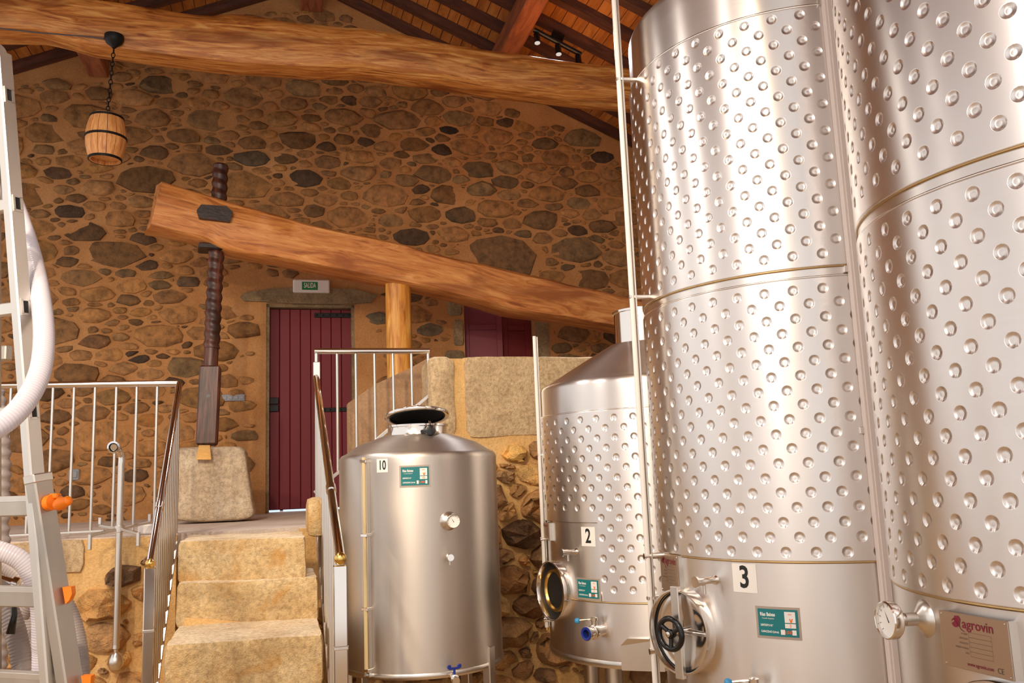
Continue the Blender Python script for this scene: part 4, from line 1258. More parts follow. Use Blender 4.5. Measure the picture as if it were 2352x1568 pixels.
MB().lathe(cpt, (1, .3, -.4), [(.022, -.05), (.030, -.045), (.030, -.03), (.024, -.028), (.024, .02), (.032, .022), (.032, .04), (.024, .045)], 20).build('body', M['chrome'], hc_, True, angle=40)
MB().tube([cpt + V3(.03, 0, -.01), cpt + V3(.05, -.02, -.10), cpt + V3(.045, -.03, -.16)], [.008, .010, .014], 10).build('lever', M['black'], hc_, True)

# ------------------------------------------------------------------ steel tanks
T3 = (1.2325, 3.6191, .6574); T4 = (1.6876, 2.2714, .687); T2 = (.7695, 4.9763, .6212)
d = ray(966, 1300); az = math.atan2(d[0], d[1])
T10 = (4.75 * math.sin(az), 4.75 * math.cos(az), .420)
def on_cyl(x, y, c, dr=0.):
    cx, cy, R = c; R = R + dr; d = ray(x, y)
    A = d[0] ** 2 + d[1] ** 2; B = -2 * (d[0] * cx + d[1] * cy); C = cx * cx + cy * cy - R * R
    t = (-B - math.sqrt(max(0, B * B - 4 * A * C))) / 2 / A
    P = CAMP + d * t
    return math.atan2(P[0] - cx, -(P[1] - cy)), P[2]
def cpt_(c, a, z, off=0.): return V3(c[0] + (c[2] + off) * math.sin(a), c[1] - (c[2] + off) * math.cos(a), z)
def nrm(a): return V3(math.sin(a), -math.cos(a), 0)
def tan_(a): return V3(math.cos(a), math.sin(a), 0)

def jacket(name, c, off, z0, z1, ncol, a_ref, z_ref, parent, cut=None, hi=None):
    """Dimpled cooling jacket: staggered round dimples pressed into a sheet that stands proud of the shell."""
    cx, cy, R = c; R = R + off
    st = 2 * PI / ncol
    hw = st * R / 2
    # one cell, 16 point rings
    rect = []
    for k in range(16):
        s_, q = divmod(k, 4)
        t = -1 + q * .5
        rect.append([(t, -1), (1, t), (-t, 1), (-1, -t)][s_])
    rect = np.array(rect) * np.array([hw, .05])
    ang = np.arctan2(rect[:, 1] / .05, rect[:, 0] / hw)
    dirs = np.stack([np.cos(ang), np.sin(ang)], 1)
    rings = [(rect, 0.), (dirs * .0200, 0.), (dirs * .0175, -.0008), (dirs * .0128, -.0038), (dirs * .0060, -.0036)]
    slope = [0, 0, .62, .50, -.06]
    cn = np.concatenate([np.column_stack([-dirs * s_, np.ones(16)]) for s_ in slope] + [np.array([[0, 0, 1.]])])
    cell = np.concatenate([np.column_stack([p, np.full(16, d)]) for p, d in rings] + [np.array([[0, 0, -.0026]])])
    cf = []
    for r in range(4):
        for k in range(16):
            cf.append((r * 16 + k, r * 16 + (k + 1) % 16, (r + 1) * 16 + (k + 1) % 16, (r + 1) * 16 + k))
    cf_q = np.array(cf)
    cf_t = np.array([(64 + k, 64 + (k + 1) % 16, 80) for k in range(16)])
    V = []; FQ = []; FT = []; b = 0
    NV = []
    def radial(P): 
        q = P.copy(); q[:, 0] -= cx; q[:, 1] -= cy; q[:, 2] = 0
        return q / np.linalg.norm(q, axis=1)[:, None]
    for i in range(ncol):
        a = a_ref + i * st
        aw = (a + PI) % (2 * PI) - PI
        zz0, zz1 = z0, z1
        if cut and cut[0] < aw < cut[1]: zz0 = max(z0, cut[2])
        zoff = z_ref + .05 * (i % 2)
        k0 = math.ceil((zz0 + .012 + .012 - zoff) / .1 - 1e-6)
        k1 = math.floor((zz1 - .012 - zoff) / .1 + 1e-6)
        zs = [zoff + .1 * k for k in range(k0, k1 + 1)]
        zs = [z for z in zs if z - .0225 >= zz0 and z + .0225 <= zz1]
        lo = max(zz0, zs[0] - .05); hi_ = min(zz1, zs[-1] + .05)
        def strip(za, zb):
            nonlocal b
            if zb - za < 1e-5: return
            n = 4
            pts = []
            for q in range(n + 1):
                x = -hw + 2 * hw * q / n
                pts += [(x, za, 0), (x, zb, 0)]
            P = np.array(pts)
            t = a + P[:, 0] / R
            V.append(np.column_stack([cx + R * np.sin(t), cy - R * np.cos(t), P[:, 1]])); NV.append(radial(V[-1]))
            FQ.append(np.array([(b + 2 * q, b + 2 * q + 2, b + 2 * q + 3, b + 2 * q + 1) for q in range(n)])); b += len(P)
        strip(zz0, lo); strip(hi_, zz1)
        for z in zs:
            P = cell.copy(); P[:, 1] += z
            P[:, 1] = np.clip(P[:, 1], zz0, zz1)
            t = a + P[:, 0] / R; rr = R + P[:, 2]
            V.append(np.column_stack([cx + rr * np.sin(t), cy - rr * np.cos(t), P[:, 1]]))
            NV.append(np.column_stack([np.sin(t), -np.cos(t), 0 * t]) * cn[:, 2:3] + np.column_stack([np.cos(t), np.sin(t), 0 * t]) * cn[:, 0:1] + np.array([[0, 0, 1.]]) * cn[:, 1:2])
            FQ.append(cf_q + b); FT.append(cf_t + b); b += 81
        # rolled sheet edges back to the shell
        for z, s_ in ((zz0, -1), (zz1, 1)):
            pts = []
            for q in range(5):
                x = -hw + 2 * hw * q / 4
                for (dr, dz) in ((0, 0), (-.004, .004 * s_), (-off, .006 * s_)):
                    t = a + x / R
                    pts.append((cx + (R + dr) * math.sin(t), cy - (R + dr) * math.cos(t), z + dz))
            V.append(np.array(pts)); nn_ = radial(V[-1]); nn_[:, 2] = np.tile([.0, .7 * s_, 1.5 * s_], 5); NV.append(nn_)
            F = []
            for q in range(4):
                for r in range(2):
                    f_ = (b + 3 * q + r, b + 3 * q + r + 1, b + 3 * q + 3 + r + 1, b + 3 * q + 3 + r)
                    F.append(f_ if s_ < 0 else f_[::-1])
            FQ.append(np.array(F)); b += 15
        if cut:
            an = ((a_ref + (i + 1) * st) + PI) % (2 * PI) - PI
            if (cut[0] < aw < cut[1]) != (cut[0] < an < cut[1]):
                t = a + hw / R
                n_ = nrm(t); p0 = V3(cx, cy, 0) + n_ * R; p1 = V3(cx, cy, 0) + n_ * (R - off)
                V.append(np.array([p0 + ZA * z0, p1 + ZA * z0, p1 + ZA * cut[2], p0 + ZA * cut[2]])); NV.append(np.tile(tan_(t), (4, 1)) * (1 if cut[0] < aw < cut[1] else -1)); FQ.append(np.array([(b, b + 1, b + 2, b + 3)])); b += 4
    V = np.concatenate(V)
    base = np.array(parent['_base'])
    faces = np.concatenate(FQ).tolist() + np.concatenate(FT).tolist()
    me = bpy.data.meshes.new(name)
    # weld coincident points so the shading runs on smoothly
    key = np.round(V / 2e-5).astype(np.int64)
    _, idx, inv = np.unique(key, axis=0, return_index=True, return_inverse=True)
    inv = inv.reshape(-1)
    V2 = V[idx] - base
    NV = np.concatenate(NV)[idx]; NV = NV / np.linalg.norm(NV, axis=1)[:, None]
    faces = [tuple(dict.fromkeys(inv[list(f_)].tolist())) for f_ in faces]
    faces = [f_ for f_ in faces if len(f_) > 2]
    me.from_pydata(V2.tolist(), [], faces)
    me.polygons.foreach_set('use_smooth', [True] * len(me.polygons))
    me.materials.append(M['jacket']); me.update()
    me.normals_split_custom_set_from_vertices(NV.tolist())
    o = bpy.data.objects.new(name, me); COL.objects.link(o); o.parent = parent; o['_base'] = tuple(base)
    return o

def shell(c, prof, parent, name='shell', mat='steel', n=96):
    return MB().lathe((c[0], c[1], 0), ZA, prof, n, False, (1., 0, 0)).build(name, M[mat], parent, True, angle=35)
def shoulder(R, z, r, n=7): return [(R - r + r * math.cos(t), z - r + r * math.sin(t)) for t in np.linspace(0, PI / 2 * .92, n)]
def weld_ring(c, z, off, parent, lit, r=.004):
    o = MB().torus((c[0], c[1], z), ZA, c[2] + off, r, 96, 6).build('weld_bead', M['weld_lit' if lit else 'weld'], parent, True)
    return o
def sticker_number(c, a, z, txt, w, h, parent, size, sx=.72):
    f = cyl_map(c, a, z, .0012)
    m = MB(); patch(m, f, -w / 2, w / 2, -h / 2, h / 2); s_ = m.build('number_label', M['paper'], parent)
    m = MB(); text_on(m, f, txt, 0, 0, size, .022, sx); m.build('numeral', M['ink'], s_)
def sticker_teal(c, a, z, num, cap, parent):
    f = cyl_map(c, a, z, .0012)
    w, h = .1365, .0895
    m = MB(); patch(m, f, -w / 2 - .008, w / 2 + .008, -h / 2 - .009, h / 2 + .008); hb = m.build('label_holder', M['label_back'], parent)
    f = cyl_map(c, a, z, .0022)
    m = MB(); patch(m, f, -w / 2, w / 2, -h / 2, h / 2); t = m.build('teal_label', M['teal'], hb)
    m = MB()
    text_on(m, f, 'Rías Baixas', -w / 2 + .008, .0265, .0165, .03, .72, 'LEFT')
    text_on(m, f, 'Consello Regulador', -w / 2 + .014, .0135, .0068, 0, .8, 'LEFT')
    text_on(m, f, 'DEPÓSITO N.º', -w / 2 + .008, -.0095, .0095, .03, .72, 'LEFT')
    text_on(m, f, 'CAPACIDAD (Litros)', -w / 2 + .008, -.0305, .0095, .03, .72, 'LEFT')
    for (x0, x1, y0, y1) in ((.024, .060, .002, .038), (.024, .060, -.0155, -.001), (.008, .060, -.038, -.0215)):
        poly_on(m, f, [(x0, y0), (x1, y0), (x1, y1), (x0, y1)])
    m.build('white_print', M['paper'], hb)
    m = MB()
    text_on(m, f, 'v', .045, .010, .030, .03, .8, off=.0008)
    text_on(m, f, 'vino', .042, .030, .009, 0, .8, off=.0008)
    text_on(m, f, num, .042, -.0085, .015, .01, .8, off=.0008)
    text_on(m, f, cap, .034, -.030, .015, .01, .8, off=.0008)
    m.build('orange_print', M['orange_ink'], hb)
def nameplate(c, a0, a1, z0, z1, parent, lift=.02, full=True, mat='plate'):
    """Flat maker's plate standing just off the shell on a bracket."""
    am = (a0 + a1) / 2
    half = (c[2] + lift) * math.tan((a1 - a0) / 2)
    O = cpt_(c, am, (z0 + z1) / 2, lift); X = tan_(am); N = nrm(am)
    h = (z1 - z0) / 2
    m = MB(); m.frame_box(O, X, -N, ZA, half, .0022, h, .001); pl = m.build('nameplate', M[mat], parent)
    for sg_ in (-1, 1): MB().frame_box(O - N * (lift * .5 + .01) + X * (half - .004) * sg_, X, -N, ZA, .004, lift * .5 + .012, h * .98).build('plate_bracket', M['satin'], pl)
    fm = lambda x, y, o=0: O + X * x + ZA * y + N * (.0026 + o)
    s = h / .062
    m = MB()
    text_on(m, fm, 'agrovin', .0135 * s, .040 * s, .030 * s, .012, .98)
    m.build('lettering', M['crimson'], pl)
    m = MB()
    ex, ey = -.046 * s, .044 * s
    P = []
    for t in np.linspace(0, 2 * PI, 28, endpoint=False): P.append((ex - .003 * s + .0105 * s * math.cos(t), ey - .004 * s + .0105 * s * math.sin(t)))
    poly_on(m, fm, P)
    poly_on(m, fm, [(ex - .003 * s, ey + .0115 * s), (ex + .008 * s, ey + .0125 * s), (ex + .0135 * s, ey + .006 * s), (ex + .011 * s, ey - .004 * s), (ex + .009 * s, ey - .012 * s), (ex + .0065 * s, ey - .012 * s), (ex - .006 * s, ey + .004 * s)], .0004)
    poly_on(m, fm, [(ex + .007 * s, ey - .010 * s), (ex + .012 * s, ey - .018 * s), (ex + .022 * s, ey - .022 * s), (ex + .022 * s, ey - .021 * s), (ex + .013 * s, ey - .0165 * s), (ex + .009 * s, ey - .009 * s)])
    m.build('emblem', M['crimson'], pl)
    m = MB()
    if full:
        text_on(m, fm, 'www.agrovin.com', .010 * s, -.0475 * s, .0115 * s, .012, .86); m.build('web_address', M['crimson'], pl)
    m = MB(); poly_on(m, fm, [(ex - .009 * s + .0055 * s * math.cos(t), ey - .002 * s + .0022 * s * math.sin(t) + .003 * s * math.cos(t)) for t in np.linspace(0, 2 * PI, 14, endpoint=False)], .0009); m.build('emblem_gap', M[mat], pl)
    m = MB()
    rows = ('Nº SERIE', 'CAPACIDAD', 'PRODUCTO', 'PRESIÓN TRABAJO', 'AÑO')
    for i, r in enumerate(rows):
        y = (.018 - .0105 * i) * s
        text_on(m, fm, r, -.0175 * s, y, .0056 * s, 0, .8, 'RIGHT')
        for yy in (y + .005 * s, y - .0055 * s): poly_on(m, fm, [(-.014 * s, yy - .0002), (.048 * s, yy - .0002), (.048 * s, yy + .0002), (-.014 * s, yy + .0002)])
        for xx in (-.014 * s, .048 * s): poly_on(m, fm, [(xx - .0002, y - .0055 * s), (xx + .0002, y - .0055 * s), (xx + .0002, y + .005 * s), (xx - .0002, y + .005 * s)])
    if full:
        text_on(m, fm, 'CE', .064 * s, -.0475 * s, .017 * s, .0, .85)
        text_on(m, fm, 'Tel. 926 55 02 00', .006 * s, -.0365 * s, .0052 * s, 0, .8) if False else None
    m.build('grey_print', M['grey_ink'], pl)
    m = MB()
    for x_ in (-half * .92, half * .92):
        for y_ in (-h * .9, h * .9): m.lathe(fm(x_, y_), N, [(.0022, 0), (.0016, .0012), (.0003, .0014)], 8)
    m.build('rivets', M['satin'], pl)
    return pl
def manhole(c, a, z, rx, rz, neck, parent, closed=True, foot=None):
    O = cpt_(c, a, z, 0); X = tan_(a); N = nrm(a)
    if foot:
        fa, fz = on_cyl(foot[0], foot[1], c)
        O = cpt_(c, fa, fz, 0) - X * rx
    n = 64
    def ell(k, d, m): return [O + X * (rx + k) * math.cos(t) + ZA * (rz + k) * math.sin(t) + N * d for t in np.linspace(0, 2 * PI, n, endpoint=False)]
    def ringmesh(prof, name, mat, par):
        m = MB(); rs = [ell(k, d, m) for k, d in prof]
        vs = [p for r in rs for p in r]
        fs = [(i * n + k, i * n + (k + 1) % n, (i + 1) * n + (k + 1) % n, (i + 1) * n + k) for i in range(len(rs) - 1) for k in range(n)]
        m.add(vs, fs)
        return m, m.build(name, mat, par, True, angle=40)
    _, mh = ringmesh([(.0, -.16), (.0, -.02), (0, .010), (0, neck - .003), (-.002, neck), (-.006, neck), (-.008, neck - .003), (-.008, -.12)], 'manhole', M['polished'], parent)
    if closed:
        # dished door inside the neck, gasket, crossbar, screw and handwheel
        m = MB(); rs = []
        for k, d in ((-.008, .016), (-.020, .018), (-.05, .016), (-.09, .012), (-.13, .010)): rs.append(ell(k, d, m))
        vs = [p for r in rs for p in r] + [O + N * .0095]
        fs = [(i * n + k, i * n + (k + 1) % n, (i + 1) * n + (k + 1) % n, (i + 1) * n + k) for i in range(len(rs) - 1) for k in range(n)] + [((len(rs) - 1) * n + k, (len(rs) - 1) * n + (k + 1) % n, len(vs) - 1) for k in range(n)]
        m.add(vs, fs); m.build('door', M['polished'], mh, True)
        ringmesh([(-.009, .016), (-.013, .023), (-.018, .016)], 'gasket', M['gasket'], mh)
        MB().frame_box(O + N * (neck - .004), ZA, X, N, rz + .012, .019, .010, .003).build('crossbar', M['satin'], mh)
        MB().lathe(O + N * .0, N, [(.012, 0), (.012, neck + .035)], 14).build('spindle', M['polished'], mh, True, angle=40)
        wc = O + N * (neck + .038)
        m = MB(); m.torus(wc, N, .054, .0105, 40, 10)
        for q in range(3):
            t = 2 * PI * q / 3 + .5
            e = X * math.cos(t) + ZA * math.sin(t)
            m.tube([wc - N * .004, wc + e * .03 - N * .002, wc + e * .052], [.010, .0085, .009], 10)
        m.lathe(wc - N * .016, N, [(.016, 0), (.017, .022), (.012, .026)], 16)
        m.build('handwheel', M['black'], mh, True, angle=60)
        MB().lathe(wc + N * .008, N, [(.0095, 0), (.0095, .008), (.004, .010)], 12).build('wheel_nut', M['polished'], mh, True, angle=40)
        MB().frame_box(O + X * (rx * .45) + N * .026, X, ZA, N, rx * .40, .006, .005, .002).build('hinge_arm', M['satin'], mh)
    else:
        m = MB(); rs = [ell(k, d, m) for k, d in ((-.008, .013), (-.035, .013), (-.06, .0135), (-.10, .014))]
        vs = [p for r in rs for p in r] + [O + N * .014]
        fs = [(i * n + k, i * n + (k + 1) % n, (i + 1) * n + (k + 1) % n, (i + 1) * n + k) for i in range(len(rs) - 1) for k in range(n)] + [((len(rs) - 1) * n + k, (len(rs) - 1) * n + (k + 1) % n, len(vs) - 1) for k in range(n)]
        m.add(vs, fs); m.build('opening_shade', M['dark_in'], mh, True)  # dark disc over the uncut shell, painted as the shade inside
        ringmesh([(-.040, .015), (-.046, .026), (-.056, .026), (-.062, .015)], 'inner_ring', M['brass'], mh)
    return mh
def sample_tap(c, a, z, parent, L=.085, disc=True, s=1.0, yaw=0.):
    O = cpt_(c, a, z, 0); N = nrm(a + yaw)
    k = MB().lathe(O, N, [(.022 * s, -.01), (.017 * s, .004), (.012 * s, .01), (.012 * s, L * .55), (.015 * s, L * .56), (.015 * s, L * .9), (.020 * s, L * .91), (.020 * s, L), (.001, L)], 20).build('sample_tap', M['polished'], parent, True, angle=40)
    MB().tube([O + N * L * .55, O + N * L * .55 - ZA * .045 * s], .006 * s, 10).build('spout', M['satin'], k, True, angle=40)
    return k
def gauge(c, a, z, parent, r=.042, neck=.07, turn=0., tilt=0.):
    O = cpt_(c, a, z, 0); N0 = nrm(a)
    g = MB().lathe(O, N0, [(.05, -.012), (.046, .0), (.030, .012), (.016, .022), (.016, neck * .6), (.013, neck * .6), (.013, neck)], 24).build('thermometer', M['satin'], parent, True, angle=40)
    N = nrm(a + turn) + ZA * tilt; N /= np.linalg.norm(N)
    C = O + N0 * neck
    MB().lathe(C, N, [(.012, -.012), (.9 * r, -.010), (r, -.004), (r, .016), (r * .93, .019), (r * .90, .016), (r * .90, .008)], 36, False).build('dial_case', M['polished'], g, True, angle=40)
    MB().lathe(C + N * .008, N, [(.0003, .0005), (r * .9, 0)], 32, False).build('dial_face', M['paper'], g)
    X = np.cross(ZA, N); X /= np.linalg.norm(X); Y = np.cross(N, X)
    m = MB()
    for k in range(11):
        t = R_(225 - 27 * k); e = X * math.cos(t) + Y * math.sin(t); p = np.cross(N, e)
        q = C + N * .0092
        m.add([q + e * r * .68 - p * .0006, q + e * r * .82 - p * .0006, q + e * r * .82 + p * .0006, q + e * r * .68 + p * .0006], [(0, 1, 2, 3)])
    t = R_(120); e = X * math.cos(t) + Y * math.sin(t); p = np.cross(N, e); q = C + N * .0098
    m.add([q - p * .0016 - e * r * .15, q + e * r * .62, q + p * .0016 - e * r * .15], [(0, 1, 2)])
    m.build('needle', M['ink'], g)
    return g
def level_tube(c, px_top, px_bot, Yd, parent, mat='tube_white', r=.0105, channel=True, clamps=(), taps=()):
    """Upright sight tube beside the shell, with its half-round steel guard."""
    A = at_y(px_top[0], px_top[1], Yd); B = at_y(px_bot[0], px_bot[1], Yd)
    X = (A[0] + B[0]) / 2
    p0 = V3(X, Yd, B[2]); p1 = V3(X, Yd, A[2])
    g = MB().tube([p0, p1], r, 14).build('level_tube', M[mat], parent, True, angle=40)
    cen = V3(c[0], c[1], 0)
    rad = V3(X, Yd, 0) - cen; rad /= np.linalg.norm(rad)
    tg = np.cross(ZA, rad)
    inw = -rad
    if channel:
        q = V3(X, Yd, 0) + inw * .014
        MB().frame_box(q + ZA * (p0[2] + p1[2]) / 2, rad, tg, ZA, .003, .016, (p1[2] - p0[2]) / 2 - .005, .001).build('tube_guard', M['satin'], g)
    for z in clamps:
        q = V3(X, Yd, z)
        dist = np.linalg.norm(q - V3(c[0], c[1], z)) - c[2]
        MB().bar(q + rad * .012, q - rad * (dist + .004), .02, .014, bev=.002).build('tube_clamp', M['satin'], g)
    for z in taps:
        q = V3(X, Yd, z)
        dist = np.linalg.norm(q - V3(c[0], c[1], z)) - c[2]
        v = MB().tube([q + rad * .015, q - rad * (dist + .004)], .012, 12).build('tube_tap', M['polished'], g, True, angle=40)
        MB().tube([q, q + ZA * .035, q + ZA * .04 + tg * -.03], [.010, .008, .005], 10).build('tap_handle', M['polished'], v, True)
        MB().tube([q - ZA * .005, q - ZA * .05], .009, 10).build('tap_outlet', M['brass'], v, True, angle=40)
    return g
def butterfly_valve(c, a, z, parent, ball='skyblue', collar='blue', turn=0., reach=.10):
    O = cpt_(c, a, z, 0); N = nrm(a + turn)
    v = MB().lathe(O, N, [(.030, -.02), (.026, .0), (.026, reach * .35), (.034, reach * .36), (.036, reach * .55), (.034, reach * .6), (.028, reach * .62), (.028, reach * .85), (.034, reach * .86), (.034, reach * .98), (.026, reach)], 28, False).build('outlet_valve', M['polished'], parent, True, angle=40)
    C = O + N * reach
    MB().lathe(C, N, [(.018, -.03), (.020, .001), (.030, .003), (.033, -.001), (.033, -.012)], 24, False).build('valve_collar', M[collar], v, True, angle=40)
    MB().lathe(C - N * .025, N, [(.0005, 0), (.020, .0)], 20, False).build('bore_shade', M['dark_in'], v)  # dark disc stands for the shade inside the outlet
    S = O + N * reach * .45 + ZA * .03
    MB().lathe(S, ZA, [(.014, 0), (.014, .022), (.018, .024), (.018, .038), (.008, .042)], 16).build('stem', M['polished'], v, True, angle=40)
    e = N * .4 - tan_(a) * .92; e /= np.linalg.norm(e)
    p = S + ZA * .032
    MB().tube([p, p + e * .075 - ZA * .008], .005, 8).build('lever', M['polished'], v, True, angle=40)
    MB().sphere(p + e * .085 - ZA * .010, .0145, 16).build('lever_ball', M[ball], v, True)
    return v
def legs(c, zb, parent, r=.03, angs=(-50, 40, 130, 220), rr=.86):
    for a in angs:
        p = cpt_(c, R_(a), 0, -c[2] * (1 - rr))
        l = MB().tube([V3(p[0], p[1], .02), V3(p[0], p[1], zb + .06)], r, 16).build('leg', M['satin'], parent, True, angle=40)
        MB().lathe((p[0], p[1], 0), ZA, [(r * 1.5, 0), (r * 1.5, .012), (r * .9, .02)], 16).build('foot_plate', M['satin'], l, True, angle=40)

ZB_LO, ZB_HI = 1.172, 2.136   # lower jacket
ZU_LO, ZU_HI = 2.183, 3.150   # upper jacket
def tall_tank(c, name, label, a_low, a_up, z_up_ref, ncol):
    t = empty(name, (c[0], c[1], 0), label, 'tank', 'tall dimpled wine tanks')
    R = c[2]
    shell(c, [(.02, .42), (R * .5, .44), (R - .03, .50), (R - .004, .52), (R, .54)] + [(R, z) for z in np.linspace(.6, 3.3, 10)] + shoulder(R, 3.42, .05) + [(R * .6, 3.53), (.24, 3.60)], t)
    MB().lathe((c[0], c[1], 3.58), ZA, [(.24, 0), (.20, .02), (.20, .14), (.215, .145), (.215, .16), (.02, .19)], 40).build('top_neck', M['polished'], t, True, angle=40)
    jacket('cooling_jacket', c, .008, ZB_LO, ZB_HI, ncol, a_low, 1.199, t)
    jacket('cooling_jacket', c, .008, ZU_LO, ZU_HI, ncol, a_up, z_up_ref, t)
    for z, br in ((ZB_LO - .007, False), (ZB_HI + .007, True), (ZU_LO - .007, False), (ZU_HI + .007, True)): weld_ring(c, z, .002, t, br, .0055 if z > 3 else .004)
    legs(c, .46, t, .032)
    return t
t3 = tall_tank(T3, 'wine_tank', 'tall dimpled steel wine tank with number 3 label, manhole and black handwheel', -1.2592 + 0.0, -.9463, 3.1226 - .9, 84)
t4 = tall_tank(T4, 'wine_tank', 'nearest tall dimpled steel tank, cut off by the right picture edge, with thermometer and nameplate', R_(-77.6), -1.3123, 2.592 - .4, 88)
t4_up = None

# --- tank 3 fittings
a, z = on_cyl(1710, 1327, T3); sticker_number(T3, a, z, '3', .0925, .0985, t3, .105, .80)
a, z = on_cyl(1787, 1430, T3); sticker_teal(T3, a, z, '3', '3.000', t3)
a, z = on_cyl(1642, 1331, T3); sample_tap(T3, a, z, t3, .095, yaw=R_(-6))
a, z = on_cyl(1582, 1457, T3, .02); manhole(T3, R_(-51), z, .140, .153, .046, t3, True, (1644, 1458))
a0, z0 = on_cyl(1523, 1340, T3); a1, z1 = on_cyl(1567, 1272, T3); nameplate(T3, R_(-84), a1, z0 - .015, z1 - .005, t3, .015, False)
a, z = on_cyl(1722, 1572, T3); butterfly_valve(T3, R_(-40), z - .03, t3, reach=.13)
level_tube(T3, (1424, -60), (1489, 1640), 3.50, t3, 'tube_white', .0105, True, (1.0, 2.2, 3.15), (1.16, .80))
# upright square conduit on the front of tank 3
ax0, _ = on_cyl(1903, 30, T3, .02); ax1, _ = on_cyl(2050, 1480, T3, .02)
ac = (ax0 + ax1) / 2
O = cpt_(T3, ac, 0, .022)
m = MB()
m.frame_box(O + ZA * 1.95, tan_(ac), -nrm(ac), ZA, .021, .016, 1.43, .004)
cd = m.build('upright_conduit', M['conduit'], t3)
MB().frame_box(O + ZA * 1.95 + nrm(ac) * .017, tan_(ac), -nrm(ac), ZA, .010, .004, 1.43, .0015).build('conduit_lid', M['conduit'], cd)
for z in (.7, 1.6, 2.16, 3.16): MB().frame_box(O + ZA * z - nrm(ac) * .014, tan_(ac), nrm(ac), ZA, .034, .010, .012, .002).build('conduit_clip', M['satin'], cd)

# --- tank 4 fittings
a, z = on_cyl(2118, 1418, T4); gauge(T4, a + .02, z, t4, .046, .085, R_(8), .04)
a0, z0 = on_cyl(2188, 1500, T4); a1, z1 = on_cyl(2338, 1428, T4)
nameplate(T4, R_(-79), R_(-63.5), 1.018, 1.142, t4, .018, True)
manhole(T4, R_(-68), .852, .150, .156, .035, t4, False)
level_tube(T4, (2900, 0), (3000, 1500), 1.7, t4, 'tube_white', .0105, True, (1.0, 2.2), ()) if False else None

# --- tank 2: shorter, with a dimpled jacket stepped round the manhole
t2 = empty('wine_tank', (T2[0], T2[1], 0), 'shorter dimpled steel wine tank with number 2 label and open round manhole', 'tank')
R = T2[2]
shell(T2, [(.02, .47), (R * .6, .49), (R - .03, .535), (R - .004, .55), (R, .575)] + [(R, z) for z in np.linspace(.65, 1.9, 8)] + shoulder(R, 1.985, .04) + [(R * .55, 2.13), (.20, 2.21)], t2)
MB().lathe((T2[0], T2[1], 0), ZA, [(R + .0015, .535), (R + .006, .545), (R + .006, .560), (R + .0015, .57)], 96, False).build('base_rim', M['satin'], t2, True)
MB().lathe((T2[0], T2[1], 2.19), ZA, [(.20, 0), (.17, .012), (.17, .20), (.178, .203), (.178, .215), (.164, .215), (.162, .05), (.02, .045)], 40).build('top_neck', M['polished'], t2, True, angle=40)
jacket('cooling_jacket', T2, .008, .856, 1.800, 80, -.755, 1.764 - .9, t2, (R_(-92), R_(-38.6), 1.242))
weld_ring(T2, 1.807, .002, t2, True)
weld_ring(T2, .849, .002, t2, False)
a, z = on_cyl(1351, 1232, T2); sticker_number(T2, a, z, '2', .088, .096, t2, .100, .74)
a, z = on_cyl(1350, 1352, T2); sticker_teal(T2, a, z, '2', '3.000', t2)
a, z = on_cyl(1322, 1266, T2); sample_tap(T2, a, z, t2, .085, yaw=R_(-12))
a, z = on_cyl(1290, 1360, T2); manhole(T2, R_(-62), z + .005, .148, .153, .050, t2, False, (1315, 1361))
a, z = on_cyl(1382, 1442, T2); butterfly_valve(T2, a, z - .01, t2, turn=R_(-8), reach=.12)
a0, z0 = on_cyl(1253, 1245, T2); nameplate(T2, R_(-88), R_(-72), 1.135, 1.23, t2, .012, False)
level_tube(T2, (1231, 772), (1252, 1440), 4.92, t2, 'tube_white', .0105, True, (1.0, 1.6), (1.135, .70))
tp = at_y(1231, 770, 4.92)
legs(T2, .5, t2, .045, (-40, 50, 140, 230), .80)
# raised service box low on the shell
m = MB(); f = cyl_map(T2, *on_cyl(1478, 1510, T2), .0)
a_, z_ = on_cyl(1478, 1510, T2)
P = [(-.105, -.06), (-.105, .055), (-.07, .09), (.10, .09), (.10, -.06)]
N_ = 8
vs = []
for (x, y) in P: vs += [f(x, y, -.002), f(x, y, .02)]
m.add(vs, [(1, 3, 5, 7, 9)] + [(2 * i, 2 * ((i + 1) % 5), 2 * ((i + 1) % 5) + 1, 2 * i + 1) for i in range(5)])
m.build('service_plate', M['satin'], t2)

# --- tank 10: small plain tank with open lid
t10 = empty('wine_tank', (T10[0], T10[1], 0), 'small smooth steel tank with number 10 label and tilted open lid beside the stairs', 'tank')
R = T10[2]
zsh = on_cyl(966, 1037, T10)[1] - .005; zb = .555
shell(T10, [(.02, zb - .06), (R * .7, zb - .03), (R - .012, zb), (R, zb + .015)] + [(R, z) for z in np.linspace(zb + .06, zsh - .05, 8)] + shoulder(R, zsh + .012, .035) + [(R * .75, zsh + .060), (.185, zsh + .105)], t10, mat='steel_dull')
MB().lathe((T10[0], T10[1], 0), ZA, [(R + .001, zb - .004), (R + .005, zb + .002), (R + .005, zb + .018), (R + .001, zb + .024)], 96, False).build('base_rim', M['satin'], t10, True)
zn = zsh + .085
nk = MB().lathe((T10[0], T10[1], zn), ZA, [(.168, 0), (.160, .01), (.160, .062), (.168, .065), (.168, .075), (.156, .075), (.156, -.02)], 44, False).build('neck', M['polished'], t10, True, angle=40)
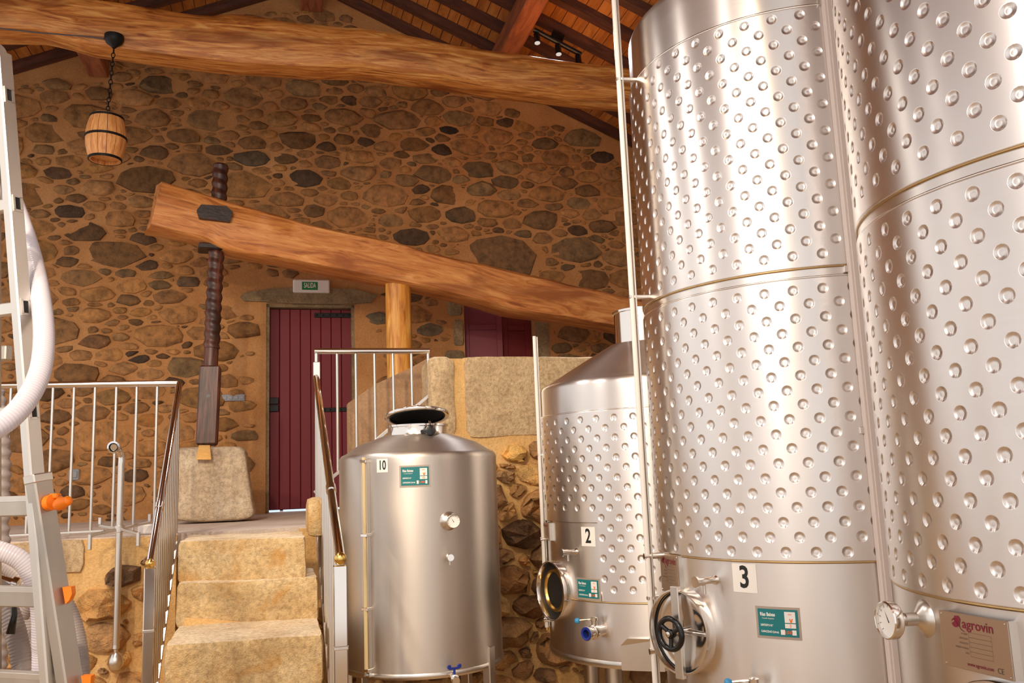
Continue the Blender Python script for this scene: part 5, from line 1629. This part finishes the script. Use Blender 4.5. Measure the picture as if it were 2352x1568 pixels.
# hinged lid, tipped back so its dark underside shows
hc = V3(T10[0], T10[1], zn + .079) + WA * .160
th = R_(12)
e_y = -WA * math.cos(th) + ZA * math.sin(th)      # from hinge to front edge
e_n = WA * math.sin(th) + ZA * math.cos(th)
lc = hc + e_y * .165
lid = MB().lathe(lc, e_n, [(.150, .004), (.170, .0), (.176, .008), (.174, .018), (.160, .024), (.10, .044), (.02, .052), (.0005, .052)], 48, False).build('lid', M['polished'], t10, True, angle=50)
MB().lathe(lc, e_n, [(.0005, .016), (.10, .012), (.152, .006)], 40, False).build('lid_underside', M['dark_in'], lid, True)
MB().torus(lc + e_n * .004, e_n, .147, .005, 48, 8).build('lid_gasket', M['gasket'], lid, True)
MB().tube([lc + e_n * .045, lc + e_n * .075], .010, 12).build('lid_vent', M['polished'], lid, True, angle=40)
kp = at_y(986, 988, T10[1] - .215)
kn = MB().lathe(kp + V3(0, .02, 0), (.25, -1, .1), [(.010, -.02), (.012, .0), (.026, .004), (.030, .012), (.026, .022), (.010, .026), (.001, .026)], 12).build('clamp_knob', M['black'], t10, True, angle=40)
MB().tube([kp + V3(0, .03, .05), kp + V3(0, .02, .0), kp + V3(0, .025, -.03)], .007, 10).build('clamp_bolt', M['polished'], kn, True)
MB().tube([kp + V3(-.045, .03, -.005), kp + V3(.0, .02, -.0)], .011, 10).build('clamp_arm', M['black'], kn, True)
a, z = on_cyl(878, 1069, T10); sticker_number(T10, a, z, '10', .060, .066, t10, .064, .66)
a, z = on_cyl(953, 1093, T10); sticker_teal(T10, a, z, '10', '1.000', t10)
a, z = on_cyl(1031, 1196, T10); gauge(T10, a, z, t10, .033, .055, R_(-14), .05)
a, z = on_cyl(1031, 1278, T10); sample_tap(T10, a, z, t10, .06, s=.8, yaw=R_(-12))
# yellowed level tube in its channel
at_, zt_ = on_cyl(842, 1050, T10); ab_, zb_ = on_cyl(850, 1550, T10)
am = (at_ + ab_) / 2
p0 = cpt_(T10, am, zb + .03, .022); p1 = cpt_(T10, am, zt_, .022)
lt = MB().tube([p0, p1], .0115, 14).build('level_tube', M['tube_yellow'], t10, True, angle=40)
for s_ in (-1, 1): MB().frame_box(cpt_(T10, am, (zb + zt_) / 2, .012) + tan_(am) * .016 * s_, tan_(am), nrm(am), ZA, .0015, .012, (zt_ - zb) / 2 - .01).build('tube_guard', M['satin'], lt)
for z in (zt_ - .02, 1.23, .88, zb + .04): MB().frame_box(cpt_(T10, am, z, .014), tan_(am), nrm(am), ZA, .019, .020, .008, .002).build('tube_clamp', M['polished'], lt)
a, z = on_cyl(1040, 1550, T10); O = cpt_(T10, a, z, 0); N = nrm(a - .25)
bv = MB().lathe(O, N, [(.02, -.012), (.014, .0), (.014, .04), (.020, .042), (.020, .085), (.014, .088), (.014, .11), (.017, .112), (.017, .125), (.010, .125)], 18).build('drain_valve', M['polished'], t10, True, angle=40)
S = O + N * .062 + ZA * .018
m = MB(); m.tube([S, S + ZA * .022], .006, 10)
m.frame_box(S + ZA * .026, tan_(a), nrm(a), ZA, .028, .007, .005, .003)
m.frame_box(S + ZA * .034 + tan_(a) * .026, tan_(a), nrm(a), ZA, .009, .007, .009, .003)
m.frame_box(S + ZA * .034 - tan_(a) * .026, tan_(a), nrm(a), ZA, .009, .007, .009, .003)
m.build('butterfly_handle', M['blue'], bv)
for ang in (-62, 60, 150, 240):
    q = cpt_(T10, R_(ang), 0, -.012)
    l = MB().frame_box(V3(q[0], q[1], (zb + .10) / 2 + .01), tan_(R_(ang)), nrm(R_(ang)), ZA, .028, .022, (zb + .10) / 2 - .01, .004).build('leg', M['satin'], t10)
    MB().frame_box(V3(q[0], q[1], .008), tan_(R_(ang)), nrm(R_(ang)), ZA, .04, .035, .008, .002).build('foot_plate', M['satin'], l)
